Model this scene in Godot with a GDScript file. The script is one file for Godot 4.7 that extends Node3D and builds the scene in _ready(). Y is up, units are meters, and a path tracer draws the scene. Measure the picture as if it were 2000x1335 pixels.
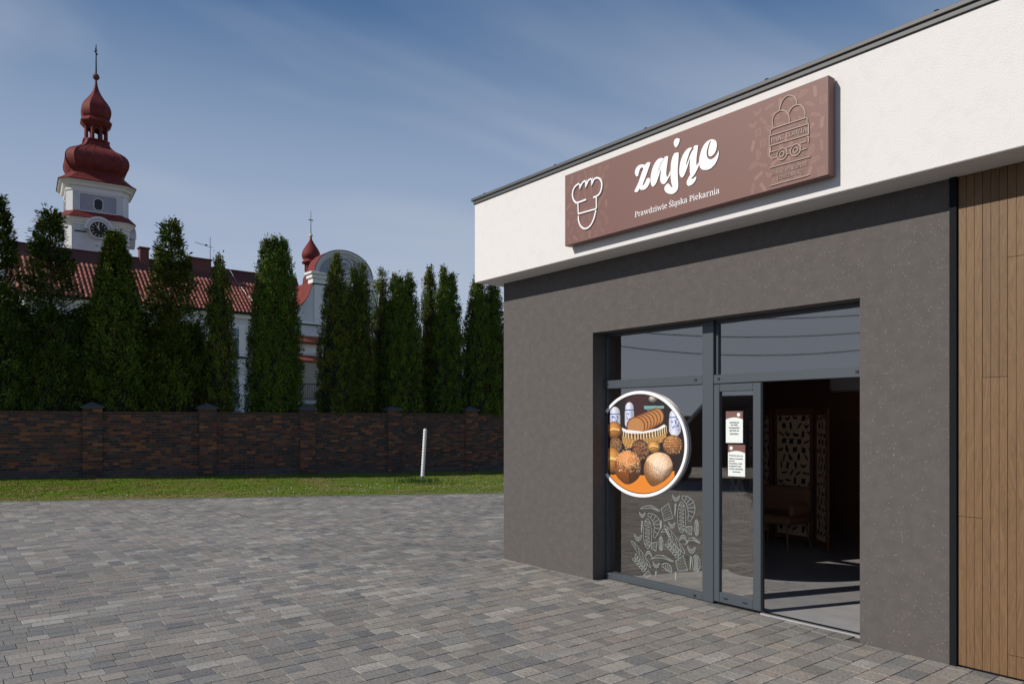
extends Node3D
# A bakery shop front beside a paved yard; brick wall, thuja row and a church with a clock tower behind.
# The shop's own axes: x along the front (right), y up, z out of the front; origin at the foot of its left corner.

class G:
	var v := PackedVector3Array()
	var n := PackedVector3Array()
	var t := PackedVector2Array()
	var c := PackedColorArray()
	var ix := PackedInt32Array()
	var col := Color(1, 1, 1)
	func pt(p: Vector3, nn: Vector3, uv := Vector2.ZERO) -> int:
		v.append(p); n.append(nn); t.append(uv); c.append(col)
		return v.size() - 1
	func face3(a: int, b: int, d: int) -> void:   # counter-clockwise seen from outside
		ix.append(a); ix.append(d); ix.append(b)
	func tri(a: Vector3, b: Vector3, d: Vector3) -> void:
		var nn := (b - a).cross(d - a).normalized()
		var i := pt(a, nn)
		pt(b, nn); pt(d, nn)
		face3(i, i + 1, i + 2)
	func quad(a: Vector3, b: Vector3, d: Vector3, e: Vector3, u0 := Vector2.ZERO, u1 := Vector2.ONE) -> void:
		var nn := (b - a).cross(e - a)
		if nn.length_squared() < 1e-14: nn = (d - b).cross(e - b)
		nn = nn.normalized()
		var i := pt(a, nn, Vector2(u0.x, u1.y))
		pt(b, nn, Vector2(u1.x, u1.y)); pt(d, nn, Vector2(u1.x, u0.y)); pt(e, nn, Vector2(u0.x, u0.y))
		face3(i, i + 1, i + 2); face3(i, i + 2, i + 3)
	func box(lo: Vector3, hi: Vector3) -> void:
		var p := [Vector3(lo.x, lo.y, hi.z), Vector3(hi.x, lo.y, hi.z), Vector3(hi.x, hi.y, hi.z), Vector3(lo.x, hi.y, hi.z), Vector3(lo.x, lo.y, lo.z), Vector3(hi.x, lo.y, lo.z), Vector3(hi.x, hi.y, lo.z), Vector3(lo.x, hi.y, lo.z)]
		quad(p[0], p[1], p[2], p[3]); quad(p[5], p[4], p[7], p[6]); quad(p[1], p[5], p[6], p[2])
		quad(p[4], p[0], p[3], p[7]); quad(p[3], p[2], p[6], p[7]); quad(p[4], p[5], p[1], p[0])
	func cbox(lo: Vector3, hi: Vector3, k: float) -> void:   # chamfered box
		var m := (lo + hi) / 2.0
		var h := (hi - lo) / 2.0
		var f := func(s: Vector3, w: int) -> Vector3:
			var q := h - Vector3(k, k, k)
			q[w] = h[w]
			return m + s * q
		for w in 3:
			var a := (w + 1) % 3
			var b := (w + 2) % 3
			for s in [-1.0, 1.0]:
				var q := []
				for st in [[-1, -1], [1, -1], [1, 1], [-1, 1]]:
					var g := Vector3.ZERO
					g[w] = s; g[a] = st[0]; g[b] = st[1]
					q.append(f.call(g, w))
				if s > 0: quad(q[0], q[1], q[2], q[3])
				else: quad(q[3], q[2], q[1], q[0])
			for s1 in [-1.0, 1.0]:
				for s2 in [-1.0, 1.0]:
					var g0 := Vector3.ZERO
					g0[w] = -1; g0[a] = s1; g0[b] = s2
					var g1 := g0
					g1[w] = 1
					var p0 = f.call(g0, a)
					var p1 = f.call(g1, a)
					var p2 = f.call(g1, b)
					var p3 = f.call(g0, b)
					if s1 * s2 > 0: quad(p0, p3, p2, p1)
					else: quad(p0, p1, p2, p3)
		for sx in [-1.0, 1.0]:
			for sy in [-1.0, 1.0]:
				for sz in [-1.0, 1.0]:
					var g := Vector3(sx, sy, sz)
					if sx * sy * sz > 0: tri(f.call(g, 0), f.call(g, 1), f.call(g, 2))
					else: tri(f.call(g, 0), f.call(g, 2), f.call(g, 1))
	func tube(a: Vector3, b: Vector3, r0: float, r1: float, seg := 8, caps := true) -> void:
		var d := (b - a).normalized()
		var s := d.cross(Vector3.UP if absf(d.y) < 0.9 else Vector3.RIGHT).normalized()
		var q := s.cross(d).normalized()
		var base := v.size()
		for k in seg + 1:
			var an := TAU * k / seg
			var o := s * cos(an) + q * sin(an)
			pt(a + o * r0, o); pt(b + o * r1, o)
		for k in seg:
			var i := base + k * 2
			face3(i, i + 1, i + 3); face3(i, i + 3, i + 2)
		if caps:
			for k in seg:
				var o0 := s * cos(TAU * k / seg) + q * sin(TAU * k / seg)
				var o1 := s * cos(TAU * (k + 1) / seg) + q * sin(TAU * (k + 1) / seg)
				tri(b, b + o1 * r1, b + o0 * r1)
				tri(a, a + o0 * r0, a + o1 * r0)
	func lathe(prof: Array, seg: int, o := Vector3.ZERO) -> void:   # [radius, height] from the bottom up
		var base := v.size()
		for i in prof.size():
			var p0 = prof[maxi(i - 1, 0)]
			var p1 = prof[mini(i + 1, prof.size() - 1)]
			var nr := Vector2(p1[1] - p0[1], -(p1[0] - p0[0])).normalized()
			for k in seg + 1:
				var an := TAU * k / seg
				var d := Vector3(cos(an), 0, -sin(an))
				pt(o + d * prof[i][0] + Vector3.UP * prof[i][1], (d * nr.x + Vector3.UP * nr.y).normalized())
		for i in prof.size() - 1:
			for k in seg:
				var q := base + i * (seg + 1) + k
				face3(q, q + 1, q + seg + 2); face3(q, q + seg + 2, q + seg + 1)
	func octo(prof: Array, ratio: float, hard := false) -> void:   # an octagon with four wide and four narrow sides; [apothem, height] from the bottom up
		for k in 8:
			var q := k / 2
			var turn := Basis(Vector3.UP, -PI / 2 * q)
			for i in prof.size() - 1:
				var ring := []
				for j in [i, i + 1]:
					var p: float = prof[j][0]
					var a := p * ratio
					if k % 2 == 0: ring.append([turn * Vector3(-a, prof[j][1], p), turn * Vector3(a, prof[j][1], p)])
					else: ring.append([turn * Vector3(a, prof[j][1], p), turn * Vector3(p, prof[j][1], a)])
				if hard:
					quad(ring[0][0], ring[0][1], ring[1][1], ring[1][0])
					continue
				var nn := []
				var out := turn * (Vector3(0, 0, 1) if k % 2 == 0 else Vector3(1, 0, 1).normalized())
				for j in [i, i + 1]:
					var p0 = prof[maxi(j - 1, 0)]
					var p1 = prof[mini(j + 1, prof.size() - 1)]
					nn.append((out * (p1[1] - p0[1]) - Vector3.UP * (p1[0] - p0[0])).normalized())
				var b := pt(ring[0][0], nn[0])
				pt(ring[0][1], nn[0]); pt(ring[1][1], nn[1]); pt(ring[1][0], nn[1])
				face3(b, b + 1, b + 2); face3(b, b + 2, b + 3)
	func prism(poly: PackedVector2Array, z0: float, z1: float) -> void:
		var pl := poly
		var area := 0.0
		for i in pl.size():
			area += pl[i].cross(pl[(i + 1) % pl.size()])
		if area < 0: pl.reverse()
		var ids := Geometry2D.triangulate_polygon(pl)
		for k in range(0, ids.size(), 3):
			var a := pl[ids[k]]
			var b := pl[ids[k + 1]]
			var d := pl[ids[k + 2]]
			if (b - a).cross(d - a) < 0:
				var s := b
				b = d; d = s
			tri(Vector3(a.x, a.y, z1), Vector3(b.x, b.y, z1), Vector3(d.x, d.y, z1))
			tri(Vector3(a.x, a.y, z0), Vector3(d.x, d.y, z0), Vector3(b.x, b.y, z0))
		for i in pl.size():
			var a := pl[i]
			var b := pl[(i + 1) % pl.size()]
			quad(Vector3(a.x, a.y, z0), Vector3(b.x, b.y, z0), Vector3(b.x, b.y, z1), Vector3(a.x, a.y, z1))
	func ribbon(pts: Array, w: float, z0: float, z1: float) -> void:   # a flat bar that follows a line in the x-y plane
		var L := []
		var R := []
		for i in pts.size():
			var p: Vector2 = pts[i]
			var d0: Vector2 = (p - pts[i - 1]).normalized() if i > 0 else (pts[1] - p).normalized()
			var d1: Vector2 = (pts[i + 1] - p).normalized() if i < pts.size() - 1 else d0
			var d := (d0 + d1).normalized()
			var nn := Vector2(-d.y, d.x)
			var m := w / 2.0 / maxf(0.5, nn.dot(Vector2(-d1.y, d1.x)))
			L.append(p + nn * m); R.append(p - nn * m)
		for i in pts.size() - 1:
			var a := Vector3(R[i].x, R[i].y, z1)
			var b := Vector3(R[i + 1].x, R[i + 1].y, z1)
			var d := Vector3(L[i + 1].x, L[i + 1].y, z1)
			var e := Vector3(L[i].x, L[i].y, z1)
			var dz := Vector3(0, 0, z0 - z1)
			quad(a, b, d, e); quad(a + dz, b + dz, b, a); quad(d + dz, e + dz, e, d)
			if i == 0: quad(e + dz, a + dz, a, e)
			if i == pts.size() - 2: quad(b + dz, d + dz, d, b)
	func mesh() -> ArrayMesh:
		var arr := []
		arr.resize(Mesh.ARRAY_MAX)
		arr[Mesh.ARRAY_VERTEX] = v; arr[Mesh.ARRAY_NORMAL] = n; arr[Mesh.ARRAY_TEX_UV] = t
		arr[Mesh.ARRAY_COLOR] = c; arr[Mesh.ARRAY_INDEX] = ix
		var m := ArrayMesh.new()
		m.add_surface_from_arrays(Mesh.PRIMITIVE_TRIANGLES, arr)
		return m

# ---------- pictures for flat print ----------
class Pic:
	var im: Image
	var s := Vector2.ONE    # pixels per metre, x right, y up
	var w: int
	var h: int
	func _init(wide: float, high: float, ppm: float, back: Color) -> void:
		w = int(wide * ppm); h = int(high * ppm)
		s = Vector2(ppm, ppm)
		im = Image.create(w, h, false, Image.FORMAT_RGBA8)
		im.fill(back)
	func px(x: int, y: int, c: Color, a := 1.0) -> void:
		if x < 0 or y < 0 or x >= w or y >= h: return
		im.set_pixel(x, y, c if a >= 1.0 else im.get_pixel(x, y).lerp(c, a))
	func line(pts: Array, wide: float, c: Color) -> void:
		var r := wide * s.x / 2.0
		for i in pts.size() - 1:
			var a := Vector2(pts[i].x * s.x, h - pts[i].y * s.y)
			var b := Vector2(pts[i + 1].x * s.x, h - pts[i + 1].y * s.y)
			for y in range(int(minf(a.y, b.y) - r - 1), int(maxf(a.y, b.y) + r + 2)):
				for x in range(int(minf(a.x, b.x) - r - 1), int(maxf(a.x, b.x) + r + 2)):
					var p := Vector2(x + 0.5, y + 0.5)
					var d := p.distance_to(Geometry2D.get_closest_point_to_segment(p, a, b))
					if d < r + 0.5:
						if x < 0 or y < 0 or x >= w or y >= h: continue
						var k := clampf(r + 0.5 - d, 0, 1)
						var was := im.get_pixel(x, y)
						if c.a > was.a and was.a < 1.0: im.set_pixel(x, y, Color(c.r, c.g, c.b, maxf(was.a, k * c.a)))
						elif was.a >= 1.0: im.set_pixel(x, y, was.lerp(Color(c.r, c.g, c.b, 1), k * c.a))
	func fill(pts: Array, c: Color) -> void:
		var pl := PackedVector2Array()
		var lo := Vector2(1e9, 1e9)
		var hi := -lo
		for p in pts:
			var q := Vector2(p.x * s.x, h - p.y * s.y)
			pl.append(q)
			lo = lo.min(q); hi = hi.max(q)
		for y in range(maxi(0, int(lo.y)), mini(h, int(hi.y) + 1)):
			for x in range(maxi(0, int(lo.x)), mini(w, int(hi.x) + 1)):
				if Geometry2D.is_point_in_polygon(Vector2(x + 0.5, y + 0.5), pl): px(x, y, c)
	func oval(cx: float, cy: float, rx: float, ry: float, f: Callable) -> void:   # f(unit x, unit y) -> colour
		for y in range(int(h - (cy + ry) * s.y), int(h - (cy - ry) * s.y) + 1):
			for x in range(int((cx - rx) * s.x), int((cx + rx) * s.x) + 1):
				var q := Vector2(((x + 0.5) / s.x - cx) / rx, ((h - y - 0.5) / s.y - cy) / ry)
				if q.length_squared() <= 1.0:
					var cc: Color = f.call(q)
					if cc.a > 0: px(x, y, Color(cc.r, cc.g, cc.b), cc.a)
	func tex() -> ImageTexture:
		return ImageTexture.create_from_image(im)

# line drawings of bread, used on the glass, the sign and the screens inside; points in metres
func ring(c: Vector2, rx: float, ry: float, an := 0.0, m := 18) -> Array:
	var q := []
	for k in m + 1:
		q.append(c + Vector2(rx * cos(TAU * k / m), ry * sin(TAU * k / m)).rotated(an))
	return q

func horn(a: Vector2, b: Vector2, d: Vector2, w: float) -> Array:
	var out := []
	var e1 := []
	var e2 := []
	for k in 8:
		var t := k / 7.0
		var p := a * (1 - t) * (1 - t) + (b * 2 - (a + d) / 2) * 2 * t * (1 - t) + d * t * t
		var tg := ((b * 2 - (a + d) / 2 - a) * (1 - t) + (d - b * 2 + (a + d) / 2) * t).normalized()
		var o := Vector2(-tg.y, tg.x) * w * sin(0.3 + t * (PI - 0.6))
		e1.append(p + o); e2.append(p - o)
	for k in range(1, 7): out.append([e1[k], e2[k]])
	e2.reverse()
	out.append(e1 + e2 + [e1[0]])
	return out

func motif(k: Array) -> Array:   # -> list of lines
	var out := []
	match k[0]:
		"loaf":
			var c := Vector2(k[1], k[2])
			out.append(ring(c, k[3], k[4]))
			for j in range(-3, 4): out.append(ring(c + Vector2(0, j * k[4] * 0.25), k[3] * 0.55, k[4] * 0.07, -0.15, 8))
		"croissant": out = horn(Vector2(k[2], k[3]), Vector2(k[4], k[5]), Vector2(k[6], k[7]), k[1])
		"crescent":
			var c := Vector2(k[1], k[2])
			var r: float = k[3]
			out = horn(c + Vector2(-r, r * 0.6 * k[4]), c + Vector2(0, -r * 0.35 * k[4]), c + Vector2(r, r * 0.6 * k[4]), r * 0.36)
		"baguette":
			var a := Vector2(k[1], k[2])
			var b := Vector2(k[3], k[4])
			out.append(ring((a + b) / 2, a.distance_to(b) / 2, k[5], (b - a).angle()))
			for t in [0.2, 0.4, 0.6, 0.8]:
				var p := a.lerp(b, t)
				var d := ((b - a) * 0.09).rotated(-0.35)
				out.append([p - d, p + d])
		"ear":
			var a := Vector2(k[1], k[2])
			var b := Vector2(k[3], k[4])
			out.append([a, b])
			var d := (b - a).normalized()
			for t in 5:
				for sg in [-1.0, 1.0]:
					var p: Vector2 = a.lerp(b, 0.1 + t * 0.2) + d.orthogonal() * k[5] * 0.5 * sg
					out.append(ring(p, k[5] * 0.5, k[5] * 0.24, d.angle() - sg * 0.6, 8))
		"slice":
			var p := []
			for j in 4: p.append(Vector2(k[2 + j * 2], k[3 + j * 2]))
			out.append(p + [p[0]])
			for i in int(k[1]):
				for j in int(k[1]):
					var c: Vector2 = p[0].lerp(p[1], (i + 0.7) / (k[1] + 0.4)).lerp(p[3].lerp(p[2], (i + 0.7) / (k[1] + 0.4)), (j + 0.7) / (k[1] + 0.4))
					var d := Vector2(0.004, 0).rotated(i * 1.9 + j)
					out.append([c - d, c + d])
		"knife":
			var a := Vector2(k[1], k[2])
			var b := Vector2(k[3], k[4])
			for o in [-0.5, 0.0, 0.5]: out.append([a + Vector2(o * k[5], 0), b + Vector2(o * k[5] * 0.2, 0)])
		"sprig":
			var a := Vector2(k[1], k[2])
			var b := Vector2(k[3], k[4])
			var m := Vector2((a.x + b.x) / 2, maxf(a.y, b.y) + 0.045)
			out.append([a, Vector2((a.x + m.x) / 2, m.y - 0.01), m, b]); out.append([a, Vector2((a.x + m.x) / 2, m.y - 0.035), m - Vector2(0, 0.025), b])
			for j in 5:
				var p := m.lerp(b, (j + 0.5) / 5)
				out.append([p - Vector2(0.018, 0.0), p + Vector2(0.018, 0.012)])
	return out

func scatter_art(pic: Pic, x0: float, x1: float, y0: float, y1: float, step: float, wide: float, c: Color, sd: int, solid := false) -> void:
	var r := RandomNumberGenerator.new()
	r.seed = sd
	var row := 0
	var y := y0 + step * 0.5
	while y < y1:
		var x := x0 + step * (0.5 if row % 2 == 0 else 0.95)
		while x < x1 - step * 0.3:
			var p := Vector2(x, y) + Vector2(r.randf_range(-0.1, 0.1), r.randf_range(-0.1, 0.1)) * step
			var z := step * 0.42
			var d := Vector2(z, 0).rotated(r.randf() * TAU)
			var k = [["loaf", p.x, p.y, z * 0.4, z], ["croissant", z * 0.45, p.x - d.x, p.y - d.y, p.x + d.y * 0.3, p.y - d.x * 0.3, p.x + d.x, p.y + d.y], ["baguette", p.x - d.x, p.y - d.y, p.x + d.x, p.y + d.y, z * 0.25], ["ear", p.x - d.x, p.y - d.y, p.x + d.x, p.y + d.y, z * 0.4], ["slice", 3, p.x - z * 0.6, p.y + z * 0.6, p.x + z * 0.6, p.y + z * 0.7, p.x + z * 0.7, p.y - z * 0.6, p.x - z * 0.5, p.y - z * 0.7], ["crescent", p.x, p.y, z * 0.8, 1.0]][r.randi() % 6]
			var lines := motif(k)
			if solid:
				for l in lines:
					if l.size() > 4: pic.fill(l, c)
				pic.line([p - d, p + d], wide, c)
			else:
				for l in lines: pic.line(l, wide, c)
			x += step
		y += step * 0.9
		row += 1

# ---------- names, labels ----------
var taken := {}
func numbered(s: String) -> String:
	var k: int = taken.get(s, 0)
	taken[s] = k + 1
	return s if k == 0 else "%s_%03d" % [s, k]

func tag(o: Node3D, label: String, category: String, group := "") -> Node3D:
	o.set_meta("label", label); o.set_meta("category", category)
	if group: o.set_meta("group", group)
	return o

func thing(called: String, label: String, category: String, at := Transform3D.IDENTITY, group := "") -> Node3D:
	var o := Node3D.new()
	o.name = numbered(called)
	add_child(o)
	o.transform = at
	return tag(o, label, category, group)

func part(called: String, g, m: Material, parent: Node3D, at := Transform3D.IDENTITY) -> MeshInstance3D:
	var o := MeshInstance3D.new()
	o.name = called
	o.mesh = g.mesh() if g is G else g
	o.material_override = m
	o.transform = at
	parent.add_child(o, true)
	return o

func struct_(called: String, g, m: Material) -> MeshInstance3D:
	var o := part(numbered(called), g, m, self)
	o.set_meta("kind", "structure")
	return o

func move(v: Vector3) -> Transform3D:
	return Transform3D(Basis.IDENTITY, v)

# ---------- materials ----------
func lin(r: float, g: float, b: float) -> Color:
	return Color(r, g, b).linear_to_srgb()

func mat(c: Color, rough := 0.8, metal := 0.0) -> StandardMaterial3D:
	var m := StandardMaterial3D.new()
	m.albedo_color = c; m.roughness = rough; m.metallic = metal
	return m

func noise_tex(sd: int, freq: float, ramp: Array, px := 512, kind := FastNoiseLite.TYPE_SIMPLEX_SMOOTH, oct := 4) -> NoiseTexture2D:
	var f := FastNoiseLite.new()
	f.seed = sd; f.frequency = freq; f.noise_type = kind; f.fractal_octaves = oct
	var t := NoiseTexture2D.new()
	t.width = px; t.height = px; t.seamless = true; t.noise = f
	if ramp.size():
		var g := Gradient.new()
		g.offsets = PackedFloat32Array(range(ramp.size()).map(func(i): return float(i) / (ramp.size() - 1)))
		g.colors = PackedColorArray(ramp)
		t.color_ramp = g
	return t

func tri_map(m: StandardMaterial3D, scale: float, world := false) -> void:
	m.uv1_triplanar = true; m.uv1_scale = Vector3.ONE * scale; m.uv1_world_triplanar = world

func grey(v: float) -> Color:
	return Color(v, v, v)

func relief(m: StandardMaterial3D, t: Texture2D, cm: float) -> void:
	m.heightmap_enabled = true; m.heightmap_texture = t; m.heightmap_scale = cm

func smooth_line(pts: Array, sub := 4, closed := false, corner := 0.75) -> Array:   # Catmull-Rom that keeps sharp corners
	var out := []
	var m := pts.size()
	for i in (m if closed else m - 1):
		var p1: Vector2 = pts[i]
		var p2: Vector2 = pts[(i + 1) % m]
		var p0: Vector2 = pts[(i - 1 + m) % m] if closed or i > 0 else p1
		var p3: Vector2 = pts[(i + 2) % m] if closed or i < m - 2 else p2
		var t1 := (p2 - p0) * 0.5
		var t2 := (p3 - p1) * 0.5
		if (p1 - p0).normalized().dot((p2 - p1).normalized()) < corner: t1 = (p2 - p1) * 0.4
		if (p2 - p1).normalized().dot((p3 - p2).normalized()) < corner: t2 = (p2 - p1) * 0.4
		t1 = t1.limit_length(p1.distance_to(p2)); t2 = t2.limit_length(p1.distance_to(p2))
		for k in sub:
			var t := float(k) / sub
			var t_2 := t * t
			var t_3 := t_2 * t
			out.append(p1 * (2 * t_3 - 3 * t_2 + 1) + t1 * (t_3 - 2 * t_2 + t) + p2 * (3 * t_2 - 2 * t_3) + t2 * (t_3 - t_2))
	if not closed: out.append(pts[m - 1])
	return out

func v2s(a: Array) -> Array:
	return a.map(func(p): return Vector2(p[0], p[1]))

func words(parent: Node3D, called: String, text: String, font: String, bold: bool, left: Vector3, wide: float, m: Material, depth := 0.002) -> MeshInstance3D:
	var f := SystemFont.new()
	f.font_names = PackedStringArray([font])
	f.font_weight = 700 if bold else 400
	var t := TextMesh.new()
	t.text = text; t.font = f; t.font_size = 64; t.pixel_size = 0.01; t.horizontal_alignment = HORIZONTAL_ALIGNMENT_LEFT
	t.vertical_alignment = VERTICAL_ALIGNMENT_BOTTOM
	t.curve_step = 1.0
	var b := t.get_aabb()
	var k := wide / b.size.x
	t.depth = depth / k
	var o := part(called, t, m, parent)
	b = t.get_aabb()
	o.scale = Vector3.ONE * k
	var base := 0.0   # rest on the capitals' foot line
	o.position = left + Vector3(-b.position.x * k, base - b.position.y * k, depth / 2)
	return o

const U := Vector3(0.62173, 0, 0.78323)
const OUT := Vector3(-0.78323, 0, 0.62173)
var shop_at := Transform3D(Basis(U, Vector3.UP, OUT), Vector3(-0.104, 0, -9.433))
const WALL_X := Vector3(0.84609, 0, -0.53306)
const WALL_Z := Vector3(0.53306, 0, 0.84609)
var wall_at := Transform3D(Basis(WALL_X, Vector3.UP, WALL_Z), Vector3(-11.31, 0, -20.0))
const NAVE_X := Vector3(0.76273, 0, -0.64677)
const NAVE_Z := Vector3(0.64677, 0, 0.76273)
var nave_at := Transform3D(Basis(NAVE_X, Vector3.UP, NAVE_Z), Vector3(-17.07, 0, -45.0))
var M := {}

func _ready() -> void:
	# ----- camera -----
	var cam := Camera3D.new()
	cam.name = "camera"
	add_child(cam)
	cam.position = Vector3(0, 1.75, 0)
	cam.near = 0.1; cam.far = 900.0
	cam.projection = Camera3D.PROJECTION_FRUSTUM
	cam.size = 0.1 * 1335.0 / 1450.0
	cam.frustum_offset = Vector2(0, 0.1 * 153.5 / 1450.0)
	cam.current = true
	# ----- sky, sun, exposure -----
	var env := Environment.new()
	env.background_mode = Environment.BG_SKY
	env.tonemap_mode = Environment.TONE_MAPPER_LINEAR
	env.tonemap_exposure = 1.0
	env.background_energy_multiplier = 1.0
	env.sdfgi_enabled = true; env.ssao_enabled = true; env.ssil_enabled = true
	var sky := Sky.new()
	var pano := PanoramaSkyMaterial.new()
	pano.panorama = sky_picture()
	sky.sky_material = pano
	env.sky = sky
	var we := WorldEnvironment.new()
	we.name = "surroundings"
	we.environment = env
	add_child(we)
	var sun := DirectionalLight3D.new()
	sun.name = "sun"
	sun.light_energy = 1.38
	sun.light_color = Color(1.0, 0.965, 0.915)
	sun.light_angular_distance = 0.5
	sun.shadow_enabled = true
	add_child(sun)
	sun.basis = Basis.looking_at(-(shop_at.basis * Vector3(-0.36, 0.74, 1.0)).normalized())
	materials()
	ground()
	paving()
	brick_wall()
	shop()
	church()
	tower()
	trees()
	sign_board()
	window_dressing()
	inside()
	yard_things()
	neighbours()

func sky_picture() -> ImageTexture:
	var w := 1024
	var h := 512
	var im := Image.create(w, h, false, Image.FORMAT_RGBF)
	var f := FastNoiseLite.new()
	f.seed = 7; f.frequency = 0.8; f.fractal_octaves = 5; f.fractal_gain = 0.55
	var f2 := FastNoiseLite.new()
	f2.seed = 19; f2.frequency = 0.35; f2.fractal_octaves = 2
	var stops := [[0.0, Vector3(0.45, 0.52, 0.645)], [10.0, Vector3(0.395, 0.47, 0.615)], [19.0, Vector3(0.262, 0.352, 0.508)], [29.0, Vector3(0.075, 0.158, 0.32)], [50.0, Vector3(0.045, 0.11, 0.27)], [90.0, Vector3(0.035, 0.095, 0.25)]]
	for y in h / 2:
		var el := (0.5 - (y + 0.5) / h) * PI
		var deg := rad_to_deg(el)
		var c := Vector3.ZERO
		for i in stops.size() - 1:
			if deg >= stops[i][0]: c = stops[i][1].lerp(stops[i + 1][1], clampf((deg - stops[i][0]) / (stops[i + 1][0] - stops[i][0]), 0, 1))
		for x in w:
			var az := ((x + 0.5) / w - 0.5) * TAU
			var d := Vector3(sin(az) * cos(el), sin(el), -cos(az) * cos(el))
			var p := Vector2(d.x, d.z) / (d.y + 0.22)
			p = p.rotated(0.7)
			var big := f2.get_noise_2d(p.x * 1.2 + 3.0, p.y * 1.2)
			var wisp := f.get_noise_2d(p.x * 0.9 + big * 0.8, p.y * 3.2 + big)
			var k := clampf(0.36 + big * 0.7 + wisp * 1.1, 0, 1) * 0.72 * clampf(deg / 6.0, 0, 1) * (1.0 - 0.55 * smoothstep(19.0, 31.0, deg))
			var q := c.lerp(Vector3(0.44, 0.495, 0.59), k * 0.66)
			im.set_pixel(x, y, Color(q.x, q.y, q.z))
	for y in range(h / 2, h):
		for x in w: im.set_pixel(x, y, Color(0.16, 0.15, 0.13))
	return ImageTexture.create_from_image(im)

func materials() -> void:
	var grain := noise_tex(3, 0.09, [grey(0.2), grey(0.8)], 512, FastNoiseLite.TYPE_SIMPLEX_SMOOTH, 3)
	M.grain = grain
	M.white_render = mat(Color.WHITE, 0.92)
	M.white_render.albedo_texture = noise_tex(5, 0.012, [lin(0.65, 0.645, 0.645), lin(0.685, 0.68, 0.68), lin(0.667, 0.662, 0.662)], 512, FastNoiseLite.TYPE_SIMPLEX_SMOOTH, 6)
	tri_map(M.white_render, 0.7)
	relief(M.white_render, noise_tex(34, 0.16, [], 512, FastNoiseLite.TYPE_SIMPLEX_SMOOTH, 3), 0.16)
	# dark render with mica flakes
	var im := Image.create(1024, 1024, false, Image.FORMAT_RGB8)
	var f := FastNoiseLite.new()
	f.seed = 31; f.frequency = 0.02; f.fractal_octaves = 5
	var f3 := FastNoiseLite.new()
	f3.seed = 32; f3.frequency = 0.35
	var base := f.get_seamless_image(1024, 1024)
	var fine := f3.get_seamless_image(1024, 1024)
	for y in 1024:
		for x in 1024:
			var k := 0.86 + 0.20 * base.get_pixel(x, y).r + 0.16 * (fine.get_pixel(x, y).r - 0.5)
			im.set_pixel(x, y, lin(0.098 * k, 0.089 * k, 0.087 * k))
	var r := RandomNumberGenerator.new()
	r.seed = 11
	for i in 7500:
		var x := r.randi() % 1022
		var y := r.randi() % 1022
		var b := pow(r.randf(), 4.0)
		var c := lin(0.125 + 0.16 * b, 0.115 + 0.16 * b, 0.112 + 0.16 * b)
		im.set_pixel(x, y, c)
		if r.randf() < 0.35: im.set_pixel(x + 1, y, c)
		if b > 0.3: im.set_pixel(x, y + 1, c); im.set_pixel(x + 1, y + 1, c); im.set_pixel(x + 1, y, c)
	M.dark_render = mat(Color.WHITE, 0.9)
	M.dark_render.albedo_texture = ImageTexture.create_from_image(im)
	tri_map(M.dark_render, 0.36)
	relief(M.dark_render, noise_tex(33, 0.4, [], 1024, FastNoiseLite.TYPE_SIMPLEX, 1), 0.08)
	M.anthracite = mat(lin(0.062, 0.077, 0.092), 0.42, 0.1)
	M.coping = mat(lin(0.085, 0.09, 0.094), 0.55, 0.15)
	M.black = mat(lin(0.012, 0.013, 0.016), 0.5)
	M.trim = mat(lin(0.013, 0.014, 0.018), 0.75)
	M.trim.metallic_specular = 0.15
	M.steel = mat(lin(0.55, 0.56, 0.58), 0.35, 0.6)
	# cladding wood: long fine grain
	var wood := Image.create(256, 1024, false, Image.FORMAT_RGB8)
	var wn := FastNoiseLite.new()
	wn.seed = 44; wn.frequency = 1.0; wn.fractal_octaves = 4
	for y in 1024:
		for x in 256:
			var warp := wn.get_noise_2d(x * 0.012, y * 0.004) * 26.0
			var k := 0.5 + 0.5 * wn.get_noise_2d((x + warp) * 0.11, y * 0.0035)
			var fib := wn.get_noise_2d(x * 0.6, y * 0.02 + 90.0)
			var q := 0.74 + 0.38 * k + 0.34 * fib - 0.16 * pow(maxf(0.0, sin(x * TAU / 7.1 + wn.get_noise_2d(x * 0.05, 300.0) * 2.0)), 6.0)
			wood.set_pixel(x, y, lin(0.170 * q, 0.097 * q * (0.94 + 0.08 * k), 0.043 * q * (0.88 + 0.14 * k)))
	M.wood = mat(Color.WHITE, 0.62)
	M.wood.albedo_texture = ImageTexture.create_from_image(wood)
	M.wood.vertex_color_use_as_albedo = true
	# pavers
	M.paver = mat(Color.WHITE, 0.78)
	M.paver.vertex_color_use_as_albedo = true
	M.paver.albedo_texture = noise_tex(61, 0.035, [lin(0.45, 0.455, 0.48), lin(0.84, 0.84, 0.84), lin(1, 0.985, 0.96)], 1024, FastNoiseLite.TYPE_SIMPLEX_SMOOTH, 6)
	tri_map(M.paver, 0.9, true)
	relief(M.paver, noise_tex(62, 0.2, [], 512), 0.12)
	M.joint = mat(lin(0.085, 0.078, 0.07), 0.95)
	M.kerb = mat(lin(0.30, 0.29, 0.275), 0.85)
	# bricks
	M.brick = mat(Color.WHITE, 0.9)
	M.brick.vertex_color_use_as_albedo = true
	M.brick.albedo_texture = noise_tex(71, 0.03, [lin(0.5, 0.5, 0.5), lin(0.9, 0.88, 0.86), lin(1, 1, 1)], 512, FastNoiseLite.TYPE_SIMPLEX_SMOOTH, 5)
	tri_map(M.brick, 0.8, true)
	M.mortar = mat(lin(0.15, 0.13, 0.105), 0.95)
	M.cap = mat(lin(0.075, 0.08, 0.085), 0.9)
	# plants
	M.leaf = mat(Color.WHITE, 0.65)
	M.leaf.vertex_color_use_as_albedo = true
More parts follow.
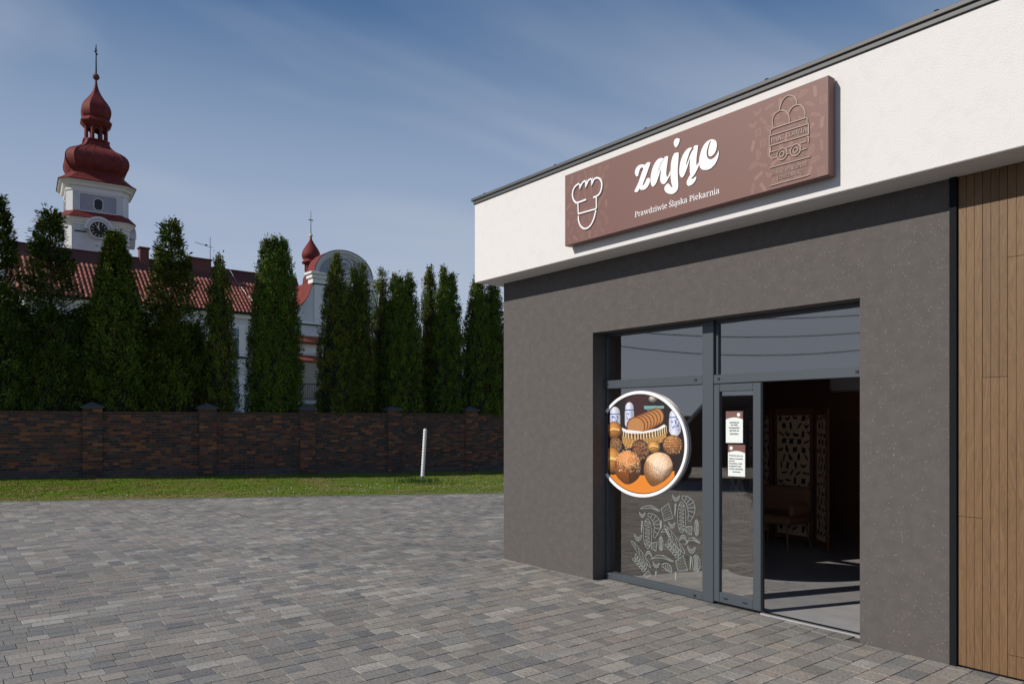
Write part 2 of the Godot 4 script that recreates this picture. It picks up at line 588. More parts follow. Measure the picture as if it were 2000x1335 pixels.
	M.leaf.backlight_enabled = true
	M.leaf.backlight = Color(0.22, 0.25, 0.1)
	M.leaf.specular_mode = BaseMaterial3D.SPECULAR_SCHLICK_GGX
	M.leaf.metallic_specular = 0.3
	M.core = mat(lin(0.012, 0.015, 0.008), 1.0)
	M.bark = mat(lin(0.07, 0.05, 0.035), 0.95)
	M.turf = mat(Color.WHITE, 1.0)
	M.turf.albedo_texture = noise_tex(81, 0.02, [lin(0.13, 0.095, 0.05), lin(0.10, 0.12, 0.03), lin(0.12, 0.15, 0.035), lin(0.15, 0.13, 0.05)], 512, FastNoiseLite.TYPE_SIMPLEX_SMOOTH, 5)
	tri_map(M.turf, 0.35, true)
	M.earth = mat(lin(0.08, 0.075, 0.05), 1.0)
	# church
	M.stucco = mat(Color.WHITE, 0.9)
	M.stucco.albedo_texture = noise_tex(91, 0.01, [lin(0.52, 0.53, 0.56), lin(0.60, 0.61, 0.64), lin(0.64, 0.645, 0.665)], 512, FastNoiseLite.TYPE_SIMPLEX_SMOOTH, 6)
	tri_map(M.stucco, 0.12)
	M.stucco_white = mat(lin(0.72, 0.72, 0.73), 0.9)
	M.stucco_grey = mat(Color.WHITE, 0.9)
	M.stucco_grey.albedo_texture = noise_tex(92, 0.012, [lin(0.30, 0.31, 0.36), lin(0.36, 0.37, 0.42)], 256)
	tri_map(M.stucco_grey, 0.2)
	M.beige = mat(lin(0.30, 0.27, 0.23), 0.9)
	M.red_sheet = mat(Color.WHITE, 0.68)
	M.red_sheet.metallic_specular = 0.3
	M.red_sheet.albedo_texture = noise_tex(95, 0.015, [lin(0.12, 0.022, 0.020), lin(0.18, 0.034, 0.030), lin(0.14, 0.034, 0.031)], 256, FastNoiseLite.TYPE_SIMPLEX_SMOOTH, 5)
	tri_map(M.red_sheet, 0.4)
	M.red_dark = mat(lin(0.09, 0.028, 0.022), 0.7)
	M.tile = mat(Color.WHITE, 0.75)
	M.tile.vertex_color_use_as_albedo = true
	M.ledge = mat(lin(0.26, 0.065, 0.035), 0.75)
	M.chimney = mat(lin(0.14, 0.055, 0.045), 0.9)
	M.iron = mat(lin(0.02, 0.02, 0.022), 0.6, 0.4)
	M.gilt = mat(lin(0.62, 0.55, 0.38), 0.5)
	M.church_glass = mat(lin(0.10, 0.20, 0.28), 0.12)
	# panes: sun-control glass, a faint mirror that one looks through
	var one := Image.create(4, 4, false, Image.FORMAT_RGB8)
	one.fill(Color(0.99, 0.97, 0.95))
	M.pane = mat(Color(1, 1, 1, 0.29), 0.02, 1.0)
	M.pane.albedo_texture = ImageTexture.create_from_image(one)
	M.pane.transparency = BaseMaterial3D.TRANSPARENCY_ALPHA
	# sign
	M.sign_brown = mat(lin(0.168, 0.080, 0.067), 0.55)
	M.sign_white = mat(lin(0.86, 0.87, 0.9), 0.5)
	M.sign_line = mat(lin(0.38, 0.29, 0.25), 0.45)
	# inside
	M.floor_tile = mat(Color.WHITE, 0.35)
	M.floor_tile.albedo_texture = noise_tex(101, 0.01, [lin(0.33, 0.335, 0.35), lin(0.40, 0.405, 0.42)], 512, FastNoiseLite.TYPE_SIMPLEX_SMOOTH, 5)
	tri_map(M.floor_tile, 0.6)
	M.brown_wall = mat(lin(0.22, 0.105, 0.06), 0.8)
	M.brown_wood = mat(lin(0.14, 0.06, 0.032), 0.6)
	M.ceiling = mat(lin(0.16, 0.11, 0.09), 0.9)
	M.sofa = mat(lin(0.26, 0.135, 0.07), 0.8)
	M.paper = mat(lin(0.72, 0.77, 0.76), 0.8)
	M.ink = mat(lin(0.03, 0.04, 0.04), 0.8)

# ---------- ground ----------
const EDGE_SLOPE := 0.1764
func edge_z(x: float) -> float: return 15.96 + (x + 11.01) * EDGE_SLOPE      # forward distance of the paving's far edge
func wall_z(x: float) -> float: return 20.0 + (x + 11.31) * 0.63003          # ... and of the brick wall's face
func rise(x: float) -> float: return 0.20 - 0.0225 * (x + 11.31) / 0.846      # level of the grass at the wall's foot

func ground() -> void:
	var g := G.new()
	g.quad(Vector3(-400, -0.4, 400), Vector3(400, -0.4, 400), Vector3(400, -0.4, -500), Vector3(-400, -0.4, -500))
	struct_("ground", g, M.earth)
	# churchyard behind the wall
	var yard := G.new()
	yard.quad(Vector3(-90, -0.12, 20), Vector3(60, -0.12, -47), Vector3(60, -0.12, -160), Vector3(-90, -0.12, -160))
	struct_("churchyard_ground", yard, M.turf)
	# grass verge between paving and wall
	var v := G.new()
	var f := FastNoiseLite.new()
	f.seed = 5; f.frequency = 0.35
	var nx := 130
	var nt := 14
	for i in nx + 1:
		var x := -20.0 + 32.0 * i / nx
		for j in nt + 1:
			var t := float(j) / nt
			var z := lerpf(edge_z(x) + 0.05, wall_z(x) + 0.25, t)
			var y := rise(x) * smoothstep(0.0, 0.85, t) + 0.004 + f.get_noise_2d(x * 3, z * 3) * 0.02 * minf(1.0, t * 6)
			v.pt(Vector3(x, y, -z), Vector3.UP)
	for i in nx:
		for j in nt:
			var a := i * (nt + 1) + j
			v.face3(a, a + nt + 1, a + nt + 2); v.face3(a, a + nt + 2, a + 1)
	struct_("grass_verge", v, M.turf)
	# blades of the lawn
	var tuft := G.new()
	var r := RandomNumberGenerator.new()
	r.seed = 21
	for k in 7:
		var an := r.randf() * TAU
		var o := Vector3(r.randf_range(-0.03, 0.03), 0, r.randf_range(-0.03, 0.03))
		var d := Vector3(cos(an), 0, sin(an))
		var hh := r.randf_range(0.7, 1.0)
		tuft.tri(o - d * 0.007, o + d * 0.007, o + d.cross(Vector3.UP) * -r.randf_range(0.5, 1.2) * 0.06 + Vector3.UP * 0.045 * hh)
		if (tuft.v[tuft.v.size() - 2] - tuft.v[tuft.v.size() - 3]).cross(tuft.v[tuft.v.size() - 1] - tuft.v[tuft.v.size() - 3]).y < 0: tuft.ix[tuft.ix.size() - 1] = tuft.v.size() - 1; tuft.ix[tuft.ix.size() - 2] = tuft.v.size() - 2
		for e in 3: tuft.n[tuft.n.size() - 1 - e] = (Vector3.UP + d * 0.2).normalized()
	var mm := MultiMesh.new()
	mm.transform_format = MultiMesh.TRANSFORM_3D
	mm.use_colors = true
	mm.mesh = tuft.mesh()
	var spots := []
	var cols := []
	for i in 52000:
		var x := r.randf_range(-17.5, 1.5)
		var t := r.randf()
		var z := lerpf(edge_z(x) + 0.03, wall_z(x) - 0.02, t)
		var dry := f.get_noise_2d(x * 1.4 + 40, z * 2.6) + (0.45 if t < 0.16 and x < -6.5 else 0.0)
		if dry > 0.42 and r.randf() < 0.65: continue
		var y := rise(x) * smoothstep(0.0, 0.85, t) + f.get_noise_2d(x * 3, z * 3) * 0.02 * minf(1.0, t * 6)
		var s := r.randf_range(0.5, 1.1) * (0.75 if t < 0.08 else 1.0)
		spots.append(Transform3D(Basis(Vector3.UP, r.randf() * TAU).scaled(Vector3(s * 1.2, s, s * 1.2)), Vector3(x, y, -z)))
		var k := r.randf_range(0.75, 1.25)
		var dr := clampf(dry * 1.5 + r.randf() * 0.3, 0, 1)
		cols.append(Color(lerpf(0.21, 0.34, dr) * k, lerpf(0.30, 0.285, dr) * k, lerpf(0.042, 0.10, dr) * k))
	mm.instance_count = spots.size()
	for i in spots.size():
		mm.set_instance_transform(i, spots[i]); mm.set_instance_color(i, cols[i])
	var mi := MultiMeshInstance3D.new()
	mi.name = "lawn_grass"
	mi.multimesh = mm
	mi.material_override = M.leaf
	add_child(mi)
	tag(mi, "short mown grass in the sunlit strip before the brick wall", "grass")
	mi.set_meta("kind", "stuff")
	# clover heads
	var head := G.new()
	head.lathe([[0.0, 0.0], [0.011, 0.006], [0.013, 0.013], [0.008, 0.022], [0.0, 0.025]], 6)
	var cm := MultiMesh.new()
	cm.transform_format = MultiMesh.TRANSFORM_3D
	cm.mesh = head.mesh()
	var cs := []
	for i in 75:
		var x := r.randf_range(-6.0, 0.5)
		if r.randf() < 0.35: x = r.randf_range(-15, 0)
		var t := r.randf_range(0.03, 0.35)
		cs.append(Transform3D(Basis.IDENTITY.scaled(Vector3.ONE * r.randf_range(0.5, 0.95)), Vector3(x, 0.045 + rise(x) * smoothstep(0.0, 0.85, t), -lerpf(edge_z(x), wall_z(x), t))))
	cm.instance_count = cs.size()
	for i in cs.size(): cm.set_instance_transform(i, cs[i])
	var ci := MultiMeshInstance3D.new()
	ci.name = "clover_flowers"
	ci.multimesh = cm
	ci.material_override = M.sign_white
	add_child(ci)
	tag(ci, "tiny white clover heads dotted through the lawn strip", "flowers")
	ci.set_meta("kind", "stuff")

const TONES := [[0.185, 0.168, 0.152], [0.165, 0.154, 0.144], [0.148, 0.14, 0.133], [0.118, 0.122, 0.128], [0.10, 0.103, 0.114], [0.225, 0.21, 0.192], [0.198, 0.166, 0.152], [0.16, 0.16, 0.16], [0.132, 0.126, 0.12], [0.25, 0.24, 0.225]]
func tone(r: RandomNumberGenerator, shade: float, where: float) -> Color:
	var i := r.randi() % 14
	if r.randf() < 0.55: i = [4, 3, 8, 2, 7, 1, 0, 6, 5, 9][clampi(int((where * 0.75 + 0.5 + r.randfn(0, 0.16)) * 10.0), 0, 9)]
	if i >= 10: i = [0, 1, 2, 7][i - 10]
	var c = TONES[i]
	var k := r.randf_range(0.93, 1.09) * 1.62 * shade
	var m: float = (c[0] + c[1] + c[2]) / 3.0 * 0.3
	m = m * 0.8 + 0.155 * 0.06
	return Color((c[0] * 0.7 + m) * k * 1.01, (c[1] * 0.7 + m) * k, (c[2] * 0.7 + m) * k * 0.945)

func stone(g: G, a: Vector2, b: Vector2, at: Transform3D, c: Color, c2: Color) -> void:   # a paver from a to b in the x-z plane, top at 0, bevelled
	var e := 0.003
	var y0 := -0.009
	var q := [Vector3(a.x, y0, b.y), Vector3(b.x, y0, b.y), Vector3(b.x, y0, a.y), Vector3(a.x, y0, a.y)]
	var p := [Vector3(a.x + e, 0, b.y - e), Vector3(b.x - e, 0, b.y - e), Vector3(b.x - e, 0, a.y + e), Vector3(a.x + e, 0, a.y + e)]
	for i in 4:
		q[i] = at * q[i]; p[i] = at * p[i]
	g.col = c
	var k := g.v.size()
	g.quad(p[0], p[1], p[2], p[3])
	g.c[k + 1] = c2; g.c[k + 2] = c2
	for i in 4: g.quad(q[i], q[(i + 1) % 4], p[(i + 1) % 4], p[i])

func paving() -> void:
	var bed := G.new()
	bed.quad(Vector3(-20.5, -0.0085, 4), Vector3(9, -0.0085, 4), Vector3(9, -0.0085, -edge_z(9)), Vector3(-20.5, -0.0085, -edge_z(-20.5)))
	var paved := struct_("paving", bed, M.joint)
	var r := RandomNumberGenerator.new()
	r.seed = 77
	var all := []   # [distance to camera, a, b] in the shop's own axes
	var inv := shop_at.affine_inverse()
	var eye := inv * Vector3(0, 0, 0)
	var pitch := 0.154
	var split := -11.0 * pitch
	var fm := FastNoiseLite.new()
	fm.seed = 15; fm.frequency = 0.25
	# near field: rows run away from the front; far field: rows run along it
	for field in 2:
		var rows := range(-11, 66) if field == 0 else range(-60, 130)
		for i in rows:
			var along := r.randf_range(-20.2, -20.0) if field == 1 else r.randf_range(-12.2, -12.0)
			var end := split + 0.001 if field == 1 else 16.0
			while along < end - 0.03:
				var ln: float = [0.11, 0.154, 0.154, 0.205, 0.245][r.randi() % 5]
				if field == 1 and along + ln > end: ln = end - along
				var a: Vector2
				var b: Vector2
				if field == 0:
					a = Vector2(i * pitch, along); b = Vector2((i + 1) * pitch, along + ln)
				else:
					a = Vector2(along, i * pitch); b = Vector2(along + ln, (i + 1) * pitch)
				along += ln
				var m := (a + b) / 2
				if m.x > -0.02:   # cut to the foot of the front
					var foot := -0.165 if a.x > 1.6 and b.x < 4.578 else 0.002
					if b.y < foot + 0.02: continue
					a.y = maxf(a.y, foot)
				var wp := shop_at * Vector3(m.x, 0, m.y)
				var fz := -wp.z
				if fz < 3.4 or wp.x < -20 or fz > edge_z(wp.x) - 0.11 or fz > wall_z(wp.x) - 0.3: continue
				if wp.x < -0.69 * fz - 1.2 and fz < 6: continue
				if wp.x > 4.6: continue
				all.append([Vector2(m.x - eye.x, m.y - eye.z).length(), a, b])
	all.sort_custom(func(p, q): return p[0] < q[0])
	var rest := G.new()
	var gap := 0.0011
	# the 300 nearest in the picture are pieces of their own
	var own := 0
	var tall := {}
	for s in all:
		var a: Vector2 = s[1] + Vector2(gap, gap)
		var b: Vector2 = s[2] - Vector2(gap, gap)
		var mid := (a + b) / 2
		var wp := shop_at * Vector3(mid.x, 0, mid.y)
		var shade := 1.0 + 0.2 * fm.get_noise_2d(wp.x, wp.z)
		var where := fm.get_noise_2d(wp.x * 4.5 + 30, wp.z * 4.5)
		var c := tone(r, shade, where)
		var c2 := c.lerp(tone(r, shade, where), r.randf() * 0.75)
		if r.randf() < 0.5:
			var sw := c
			c = c2; c2 = sw
		var tilt := Basis.from_euler(Vector3(r.randfn(0, 0.006), 0, r.randfn(0, 0.006)))
		var seen := wp.z < -4.8 and absf(wp.x) < -wp.z * 0.69 + 0.1
		var at := shop_at * Transform3D(tilt, Vector3(mid.x, r.randf_range(-0.0015, 0.0015), mid.y))
		if seen and own < 300:
			own += 1
			var g := G.new()
			stone(g, a - mid, b - mid, Transform3D.IDENTITY, c, c2)
			part("paver", g, M.paver, paved, at)
		else:
			stone(rest, a - mid, b - mid, at, c, c2)
	part("pavers", rest, M.paver, paved).set_meta("kind", "stuff")
	# edging along the grass
	var strip := G.new()
	for i in 34:
		var x := -20.0 + i
		var d := Vector3(1, 0, -EDGE_SLOPE).normalized()
		var s := Vector3(EDGE_SLOPE, 0, 1).normalized()
		var p := Vector3(x, 0, -edge_z(x))
		var q := Vector3(x + 0.992, 0, -edge_z(x + 0.992))
		var up := Vector3(0, 0.006, 0)
		strip.quad(p + s * 0.06 + up, q + s * 0.06 + up, q + up, p + up)
		strip.quad(p + s * 0.06 - up * 4, q + s * 0.06 - up * 4, q + s * 0.06 + up, p + s * 0.06 + up)
	struct_("edging_kerb", strip, M.kerb)

# ---------- brick wall ----------
func brick_shape(size: Vector2, c: Color) -> G:   # front and bevels, back at z = 0
	var g := G.new()
	g.col = c
	var d := 0.012
	var e := 0.005
	var q := [Vector3(0, 0, 0), Vector3(size.x, 0, 0), Vector3(size.x, size.y, 0), Vector3(0, size.y, 0)]
	var p := [Vector3(e, e, d), Vector3(size.x - e, e, d), Vector3(size.x - e, size.y - e, d), Vector3(e, size.y - e, d)]
	g.quad(p[0], p[1], p[2], p[3])
	for i in 4: g.quad(q[i], q[(i + 1) % 4], p[(i + 1) % 4], p[i])
	return g

func join(into: G, g: G, at: Transform3D) -> void:
	var b := into.v.size()
	into.v.append_array(at * g.v)
	for k in g.n: into.n.append(at.basis * k)
	into.t.append_array(g.t); into.c.append_array(g.c)
	for k in g.ix: into.ix.append(k + b)

func brick_wall() -> void:
	var w := thing("brick_wall", "long old brick wall with capped pillars along the grass strip", "wall", wall_at)
	var r := RandomNumberGenerator.new()
	r.seed = 303
	var core := G.new()
	core.box(Vector3(-24, -0.4, -0.38), Vector3(22, 1.93, 0.0))
	part("mortar_core", core, M.mortar, w)
	var tops := G.new()
	tops.col = Color(0.10, 0.06, 0.045)
	var cx := -24.0
	while cx < 22:
		tops.cbox(Vector3(cx + 0.004, 1.93, -0.41), Vector3(cx + 0.246, 2.0, 0.035), 0.01)
		cx += 0.25
	part("coping_bricks", tops, M.brick, w).set_meta("kind", "stuff")
	var hues := [[0.17, 0.064, 0.042], [0.12, 0.05, 0.038], [0.23, 0.083, 0.045], [0.08, 0.042, 0.036], [0.05, 0.038, 0.038], [0.15, 0.08, 0.055], [0.29, 0.11, 0.05], [0.075, 0.055, 0.05]]
	var shapes := {}
	var far := G.new()
	var pick := func(h: float) -> int:
		var i := r.randi() % 11
		return i % 8 if i < 8 else [1, 3, 4][i - 8]
	var own := 0
	var list := []
	for row in range(-4, 26):
		var y := row * 0.0765
		var x := -24.0 + (0.0 if row % 2 == 0 else 0.128)
		while x < 21.8:
			var ln := 0.246 if (row % 4 != 3) else 0.12
			list.append([x, y, ln])
			x += ln + 0.011
	for b in list:
		var vis: bool = b[0] > -2.2 and b[0] < 13.3 and b[1] > 0.1 - 0.0225 * b[0]
		var k: int = pick.call(b[1])
		if b[1] < 0.42 - 0.0225 * b[0] and r.randf() < 0.75: k = 4 + 3 * (r.randi() % 2)
		var kk := r.randf_range(0.75, 1.15)
		var c := Color(hues[k][0], hues[k][1], hues[k][2])
		if b[1] < 0.36 - 0.0225 * b[0]: c = c.lerp(Color(0.085, 0.085, 0.09), 0.6)
		if vis and own < 300 and b[0] < 2.4 and b[2] > 0.2 and b[1] > 0.3:
			own += 1
			var key := "%d_%d" % [k, int(b[1] < 0.36 - 0.0225 * b[0])]
			if not shapes.has(key): shapes[key] = brick_shape(Vector2(0.246, 0.0655), c).mesh()
			part("brick", shapes[key], M.brick, w, move(Vector3(b[0], b[1], r.randf_range(-0.004, 0.003))))
		else:
			c = Color(c.r * kk, c.g * kk, c.b * kk)
			join(far, brick_shape(Vector2(b[2], 0.0655), c), move(Vector3(b[0], b[1], r.randf_range(-0.004, 0.003))))
	part("bricks", far, M.brick, w).set_meta("kind", "stuff")
	for i in range(-4, 7):
		var x := i * 2.916
		var p := Node3D.new()
		p.name = "pillar"
		w.add_child(p, true)
		p.position = Vector3(x, 0, 0)
		var shaft := G.new()
		shaft.box(Vector3(-0.232, -0.4, -0.45), Vector3(0.232, 2.09, 0.06))
		part("shaft", shaft, M.mortar, p)
		var bs := G.new()
		for row in range(-4, 27):
			var xs := [-0.238, 0.003] if row % 2 == 0 else [-0.238, -0.115, 0.126]
			var ls := [0.234, 0.234] if row % 2 == 0 else [0.115, 0.234, 0.112]
			for q in xs.size():
				var k: int = pick.call(0.0)
				if row < 5 and r.randf() < 0.6: k = 4
				var kk := r.randf_range(0.85, 1.25)
				join(bs, brick_shape(Vector2(ls[q], 0.0655), Color(hues[k][0] * kk, hues[k][1] * kk, hues[k][2] * kk)), move(Vector3(xs[q], row * 0.0765, 0.06)))
			for side in [-1.0, 1.0]:
				var k: int = pick.call(0.0)
				join(bs, brick_shape(Vector2(0.26, 0.0655), Color(hues[k][0], hues[k][1], hues[k][2])), Transform3D(Basis(Vector3.UP, side * PI / 2), Vector3(side * 0.232, row * 0.0765, -0.20 + side * 0.13)))
		part("bricks", bs, M.brick, p).set_meta("kind", "stuff")
		var cap := G.new()
		cap.cbox(Vector3(-0.285, 2.09, -0.50), Vector3(0.285, 2.135, 0.15), 0.008)
		var ap := Vector3(0, 2.265, -0.175)
		var cs := [Vector3(-0.275, 2.136, 0.14), Vector3(0.275, 2.136, 0.14), Vector3(0.275, 2.136, -0.49), Vector3(-0.275, 2.136, -0.49)]
		for q in 4: cap.tri(cs[q], cs[(q + 1) % 4], ap)
		part("cap", cap, M.cap, p)

# ---------- the shop ----------
func bx(parent: Node3D, called: String, m: Material, lo: Vector3, hi: Vector3, k := 0.004) -> MeshInstance3D:
	var g := G.new()
	if k > 0: g.cbox(lo, hi, k)
	else: g.box(lo, hi)
	return part(called, g, m, parent)

func pane(parent: Node3D, called: String, x0: float, x1: float, y0: float, y1: float, z: float) -> void:
	var g := G.new()
	g.quad(Vector3(x0, y0, z), Vector3(x1, y0, z), Vector3(x1, y1, z), Vector3(x0, y1, z))
	part(called, g, M.pane, parent)

func shop() -> void:
	var s := thing("bakery_building", "modern flat roofed bakery with dark speckled wall and white fascia", "building", shop_at)
	var g := G.new()
	g.box(Vector3(0, -0.1, -0.35), Vector3(1.6, 3.488, 0))
	g.box(Vector3(4.578, -0.1, -0.35), Vector3(5.236, 3.488, 0))
	g.box(Vector3(1.6, 2.717, -0.35), Vector3(4.578, 3.488, 0))
	g.box(Vector3(0, -0.1, -5.6), Vector3(0.35, 3.488, -0.35))
	g.box(Vector3(0, -0.1, -5.95), Vector3(9.2, 3.488, -5.6))
	g.box(Vector3(5.236, -0.1, -0.35), Vector3(9.2, 3.488, -0.03))
	g.box(Vector3(8.85, -0.1, -5.6), Vector3(9.2, 3.488, -0.35))
	part("plaster_wall", g, M.dark_render, s)
	bx(s, "fascia", M.white_render, Vector3(-0.19, 3.488, -6.1), Vector3(9.4, 4.478, 0.32), 0.006)
	var c := G.new()
	c.cbox(Vector3(-0.225, 4.518, -6.15), Vector3(9.45, 4.553, 0.353), 0.004)
	c.cbox(Vector3(-0.20, 4.478, -6.11), Vector3(9.41, 4.519, 0.336), 0.003)
	var cop := part("coping", c, M.coping, s)
	for k in 7:
		bx(cop, "seam_clip", M.trim, Vector3(0.02 + k * 1.31, 4.553, 0.31), Vector3(0.05 + k * 1.31, 4.568, 0.34), 0.003)
	bx(s, "corner_profile", M.trim, Vector3(5.236, 0.0, -0.03), Vector3(5.284, 3.487, 0.022), 0.003)
	# timber cladding: boards with three ribs each
	var clad := Node3D.new()
	clad.name = "timber_cladding"
	s.add_child(clad)
	var r := RandomNumberGenerator.new()
	r.seed = 9
	var cuts := [[1.07], [2.05], [2.86, 0.16], [0.16, 2.86], [1.6], [2.3], [0.9], [1.9], [2.7], [1.2], [2.2], [0.7]]
	for k in cuts.size():
		var ys: Array = [0.012] + cuts[k] + [3.486]
		ys.sort()
		for j in ys.size() - 1:
			var b := G.new()
			b.col = Color.WHITE * r.randf_range(0.86, 1.12)
			b.col.a = 1.0
			var x0 := 5.288 + k * 0.1535
			var off := Vector2(r.randf(), r.randf())
			var y0: float = ys[j] + 0.0015
			var y1: float = ys[j + 1] - 0.0015
			for q in 3:
				var xa := x0 + q * 0.0511
				var xb := xa + (0.0505 if q == 2 else 0.0511)
				# groove, bevel, flat, bevel
				var pr := [[xa, -0.004], [xa + 0.0025, -0.004], [xa + 0.004, 0.0], [xb - 0.0015, 0.0], [xb, -0.004]]
				if q == 0: pr = [[xa, -0.012], [xa + 0.0015, 0.0], [xb - 0.0015, 0.0], [xb, -0.004]]
				if q == 2: pr[pr.size() - 1] = [xb, -0.012]
				for e in pr.size() - 1:
					var u0: float = (pr[e][0] - x0) * 1.6
					var u1: float = (pr[e + 1][0] - x0) * 1.6
					b.quad(Vector3(pr[e][0], y0, pr[e][1]), Vector3(pr[e + 1][0], y0, pr[e + 1][1]), Vector3(pr[e + 1][0], y1, pr[e + 1][1]), Vector3(pr[e][0], y1, pr[e][1]), off + Vector2(u0, -y1 * 0.3), off + Vector2(u1, -y0 * 0.3))
				b.quad(Vector3(xb, y0, -0.03), Vector3(xa, y0, -0.03), Vector3(xa, y0, -0.002), Vector3(xb, y0, -0.002), off, off + Vector2(0.1, 0.02))
				b.quad(Vector3(xa, y1, -0.002), Vector3(xb, y1, -0.002), Vector3(xb, y1, -0.03), Vector3(xa, y1, -0.03), off, off + Vector2(0.1, 0.02))
			part("board", b, M.wood, clad)
	# glazed front
	var f := Node3D.new()
	f.name = "shop_window"
	s.add_child(f)
	var zf := -0.17
	var zb := -0.25
	bx(f, "bottom_rail", M.anthracite, Vector3(1.6, 0.0, zb), Vector3(2.94, 0.066, zf))
	bx(f, "mullion", M.anthracite, Vector3(2.94, 0.0, zb), Vector3(3.07, 2.717, zf + 0.004))
	bx(f, "transom", M.anthracite, Vector3(1.6, 2.103, zb), Vector3(2.94, 2.193, zf))
	bx(f, "transom", M.anthracite, Vector3(3.07, 2.103, zb), Vector3(4.578, 2.188, zf))
	bx(f, "head_rail", M.anthracite, Vector3(1.6, 2.68, zb), Vector3(2.94, 2.717, -0.20))
	bx(f, "head_rail", M.anthracite, Vector3(3.07, 2.68, zb), Vector3(4.578, 2.717, -0.20))
	bx(f, "side_stile", M.anthracite, Vector3(1.6, 0.066, zb), Vector3(1.632, 2.103, -0.20))
	bx(f, "side_stile", M.anthracite, Vector3(1.6, 2.193, zb), Vector3(1.632, 2.68, -0.20))
	bx(f, "side_stile", M.anthracite, Vector3(4.546, 2.188, zb), Vector3(4.578, 2.68, -0.20))
	bx(f, "side_stile", M.anthracite, Vector3(4.52, 0.0, zb), Vector3(4.578, 2.103, -0.19))
	bx(f, "side_stile", M.anthracite, Vector3(3.07, 2.188, zb), Vector3(3.10, 2.68, -0.20))
	pane(f, "pane", 1.632, 2.94, 0.066, 2.103, -0.226)
	pane(f, "pane", 1.632, 2.94, 2.193, 2.68, -0.226)
	pane(f, "pane", 3.10, 4.546, 2.188, 2.68, -0.226)
	for d in [[1.66, 2.15], [2.86, 2.15], [3.13, 2.148], [4.47, 2.148], [1.66, 0.035], [2.85, 0.03]]:
		bx(f, "drain_cap", M.black, Vector3(d[0] - 0.014, d[1] - 0.011, zf), Vector3(d[0] + 0.014, d[1] + 0.011, zf + 0.006), 0.002)
	var door := Node3D.new()
	door.name = "sliding_door"
	s.add_child(door)
	bx(door, "stile", M.anthracite, Vector3(3.074, 0.02, -0.215), Vector3(3.136, 2.097, -0.168))
	bx(door, "stile", M.anthracite, Vector3(3.503, 0.02, -0.215), Vector3(3.585, 2.097, -0.168))
	bx(door, "rail", M.anthracite, Vector3(3.136, 2.026, -0.215), Vector3(3.503, 2.097, -0.169))
	bx(door, "rail", M.anthracite, Vector3(3.136, 0.02, -0.215), Vector3(3.503, 0.116, -0.169))
	bx(door, "seal", M.black, Vector3(3.586, 0.02, -0.212), Vector3(3.598, 2.097, -0.176))
	pane(door, "pane", 3.136, 3.503, 0.116, 2.026, -0.194)
	for x in [3.21, 3.42]: bx(door, "drain_slot", M.black, Vector3(x - 0.025, 0.058, -0.169), Vector3(x + 0.025, 0.073, -0.1655), 0.002)
	bx(s, "threshold", M.steel, Vector3(3.59, -0.02, -0.185), Vector3(4.578, 0.012, -0.145), 0.003)
	bx(s, "threshold_track", M.trim, Vector3(3.59, -0.02, -0.25), Vector3(4.578, 0.008, -0.186), 0.003)
	# room
	bx(s, "floor", M.floor_tile, Vector3(0.35, -0.15, -5.6), Vector3(8.85, 0.004, -0.251), 0.0)
	bx(s, "ceiling", M.ceiling, Vector3(0.35, 2.95, -5.6), Vector3(8.85, 3.4, -0.351), 0.0)
	bx(s, "inner_wall", M.brown_wall, Vector3(0.352, 0.004, -5.598), Vector3(8.848, 2.949, -5.5), 0.0)
	bx(s, "inner_wall", M.brown_wall, Vector3(0.352, 0.004, -5.5), Vector3(0.42, 2.949, -0.36), 0.0)
	bx(s, "inner_wall", M.brown_wall, Vector3(5.6, 0.004, -5.5), Vector3(5.7, 2.949, -0.36), 0.0)

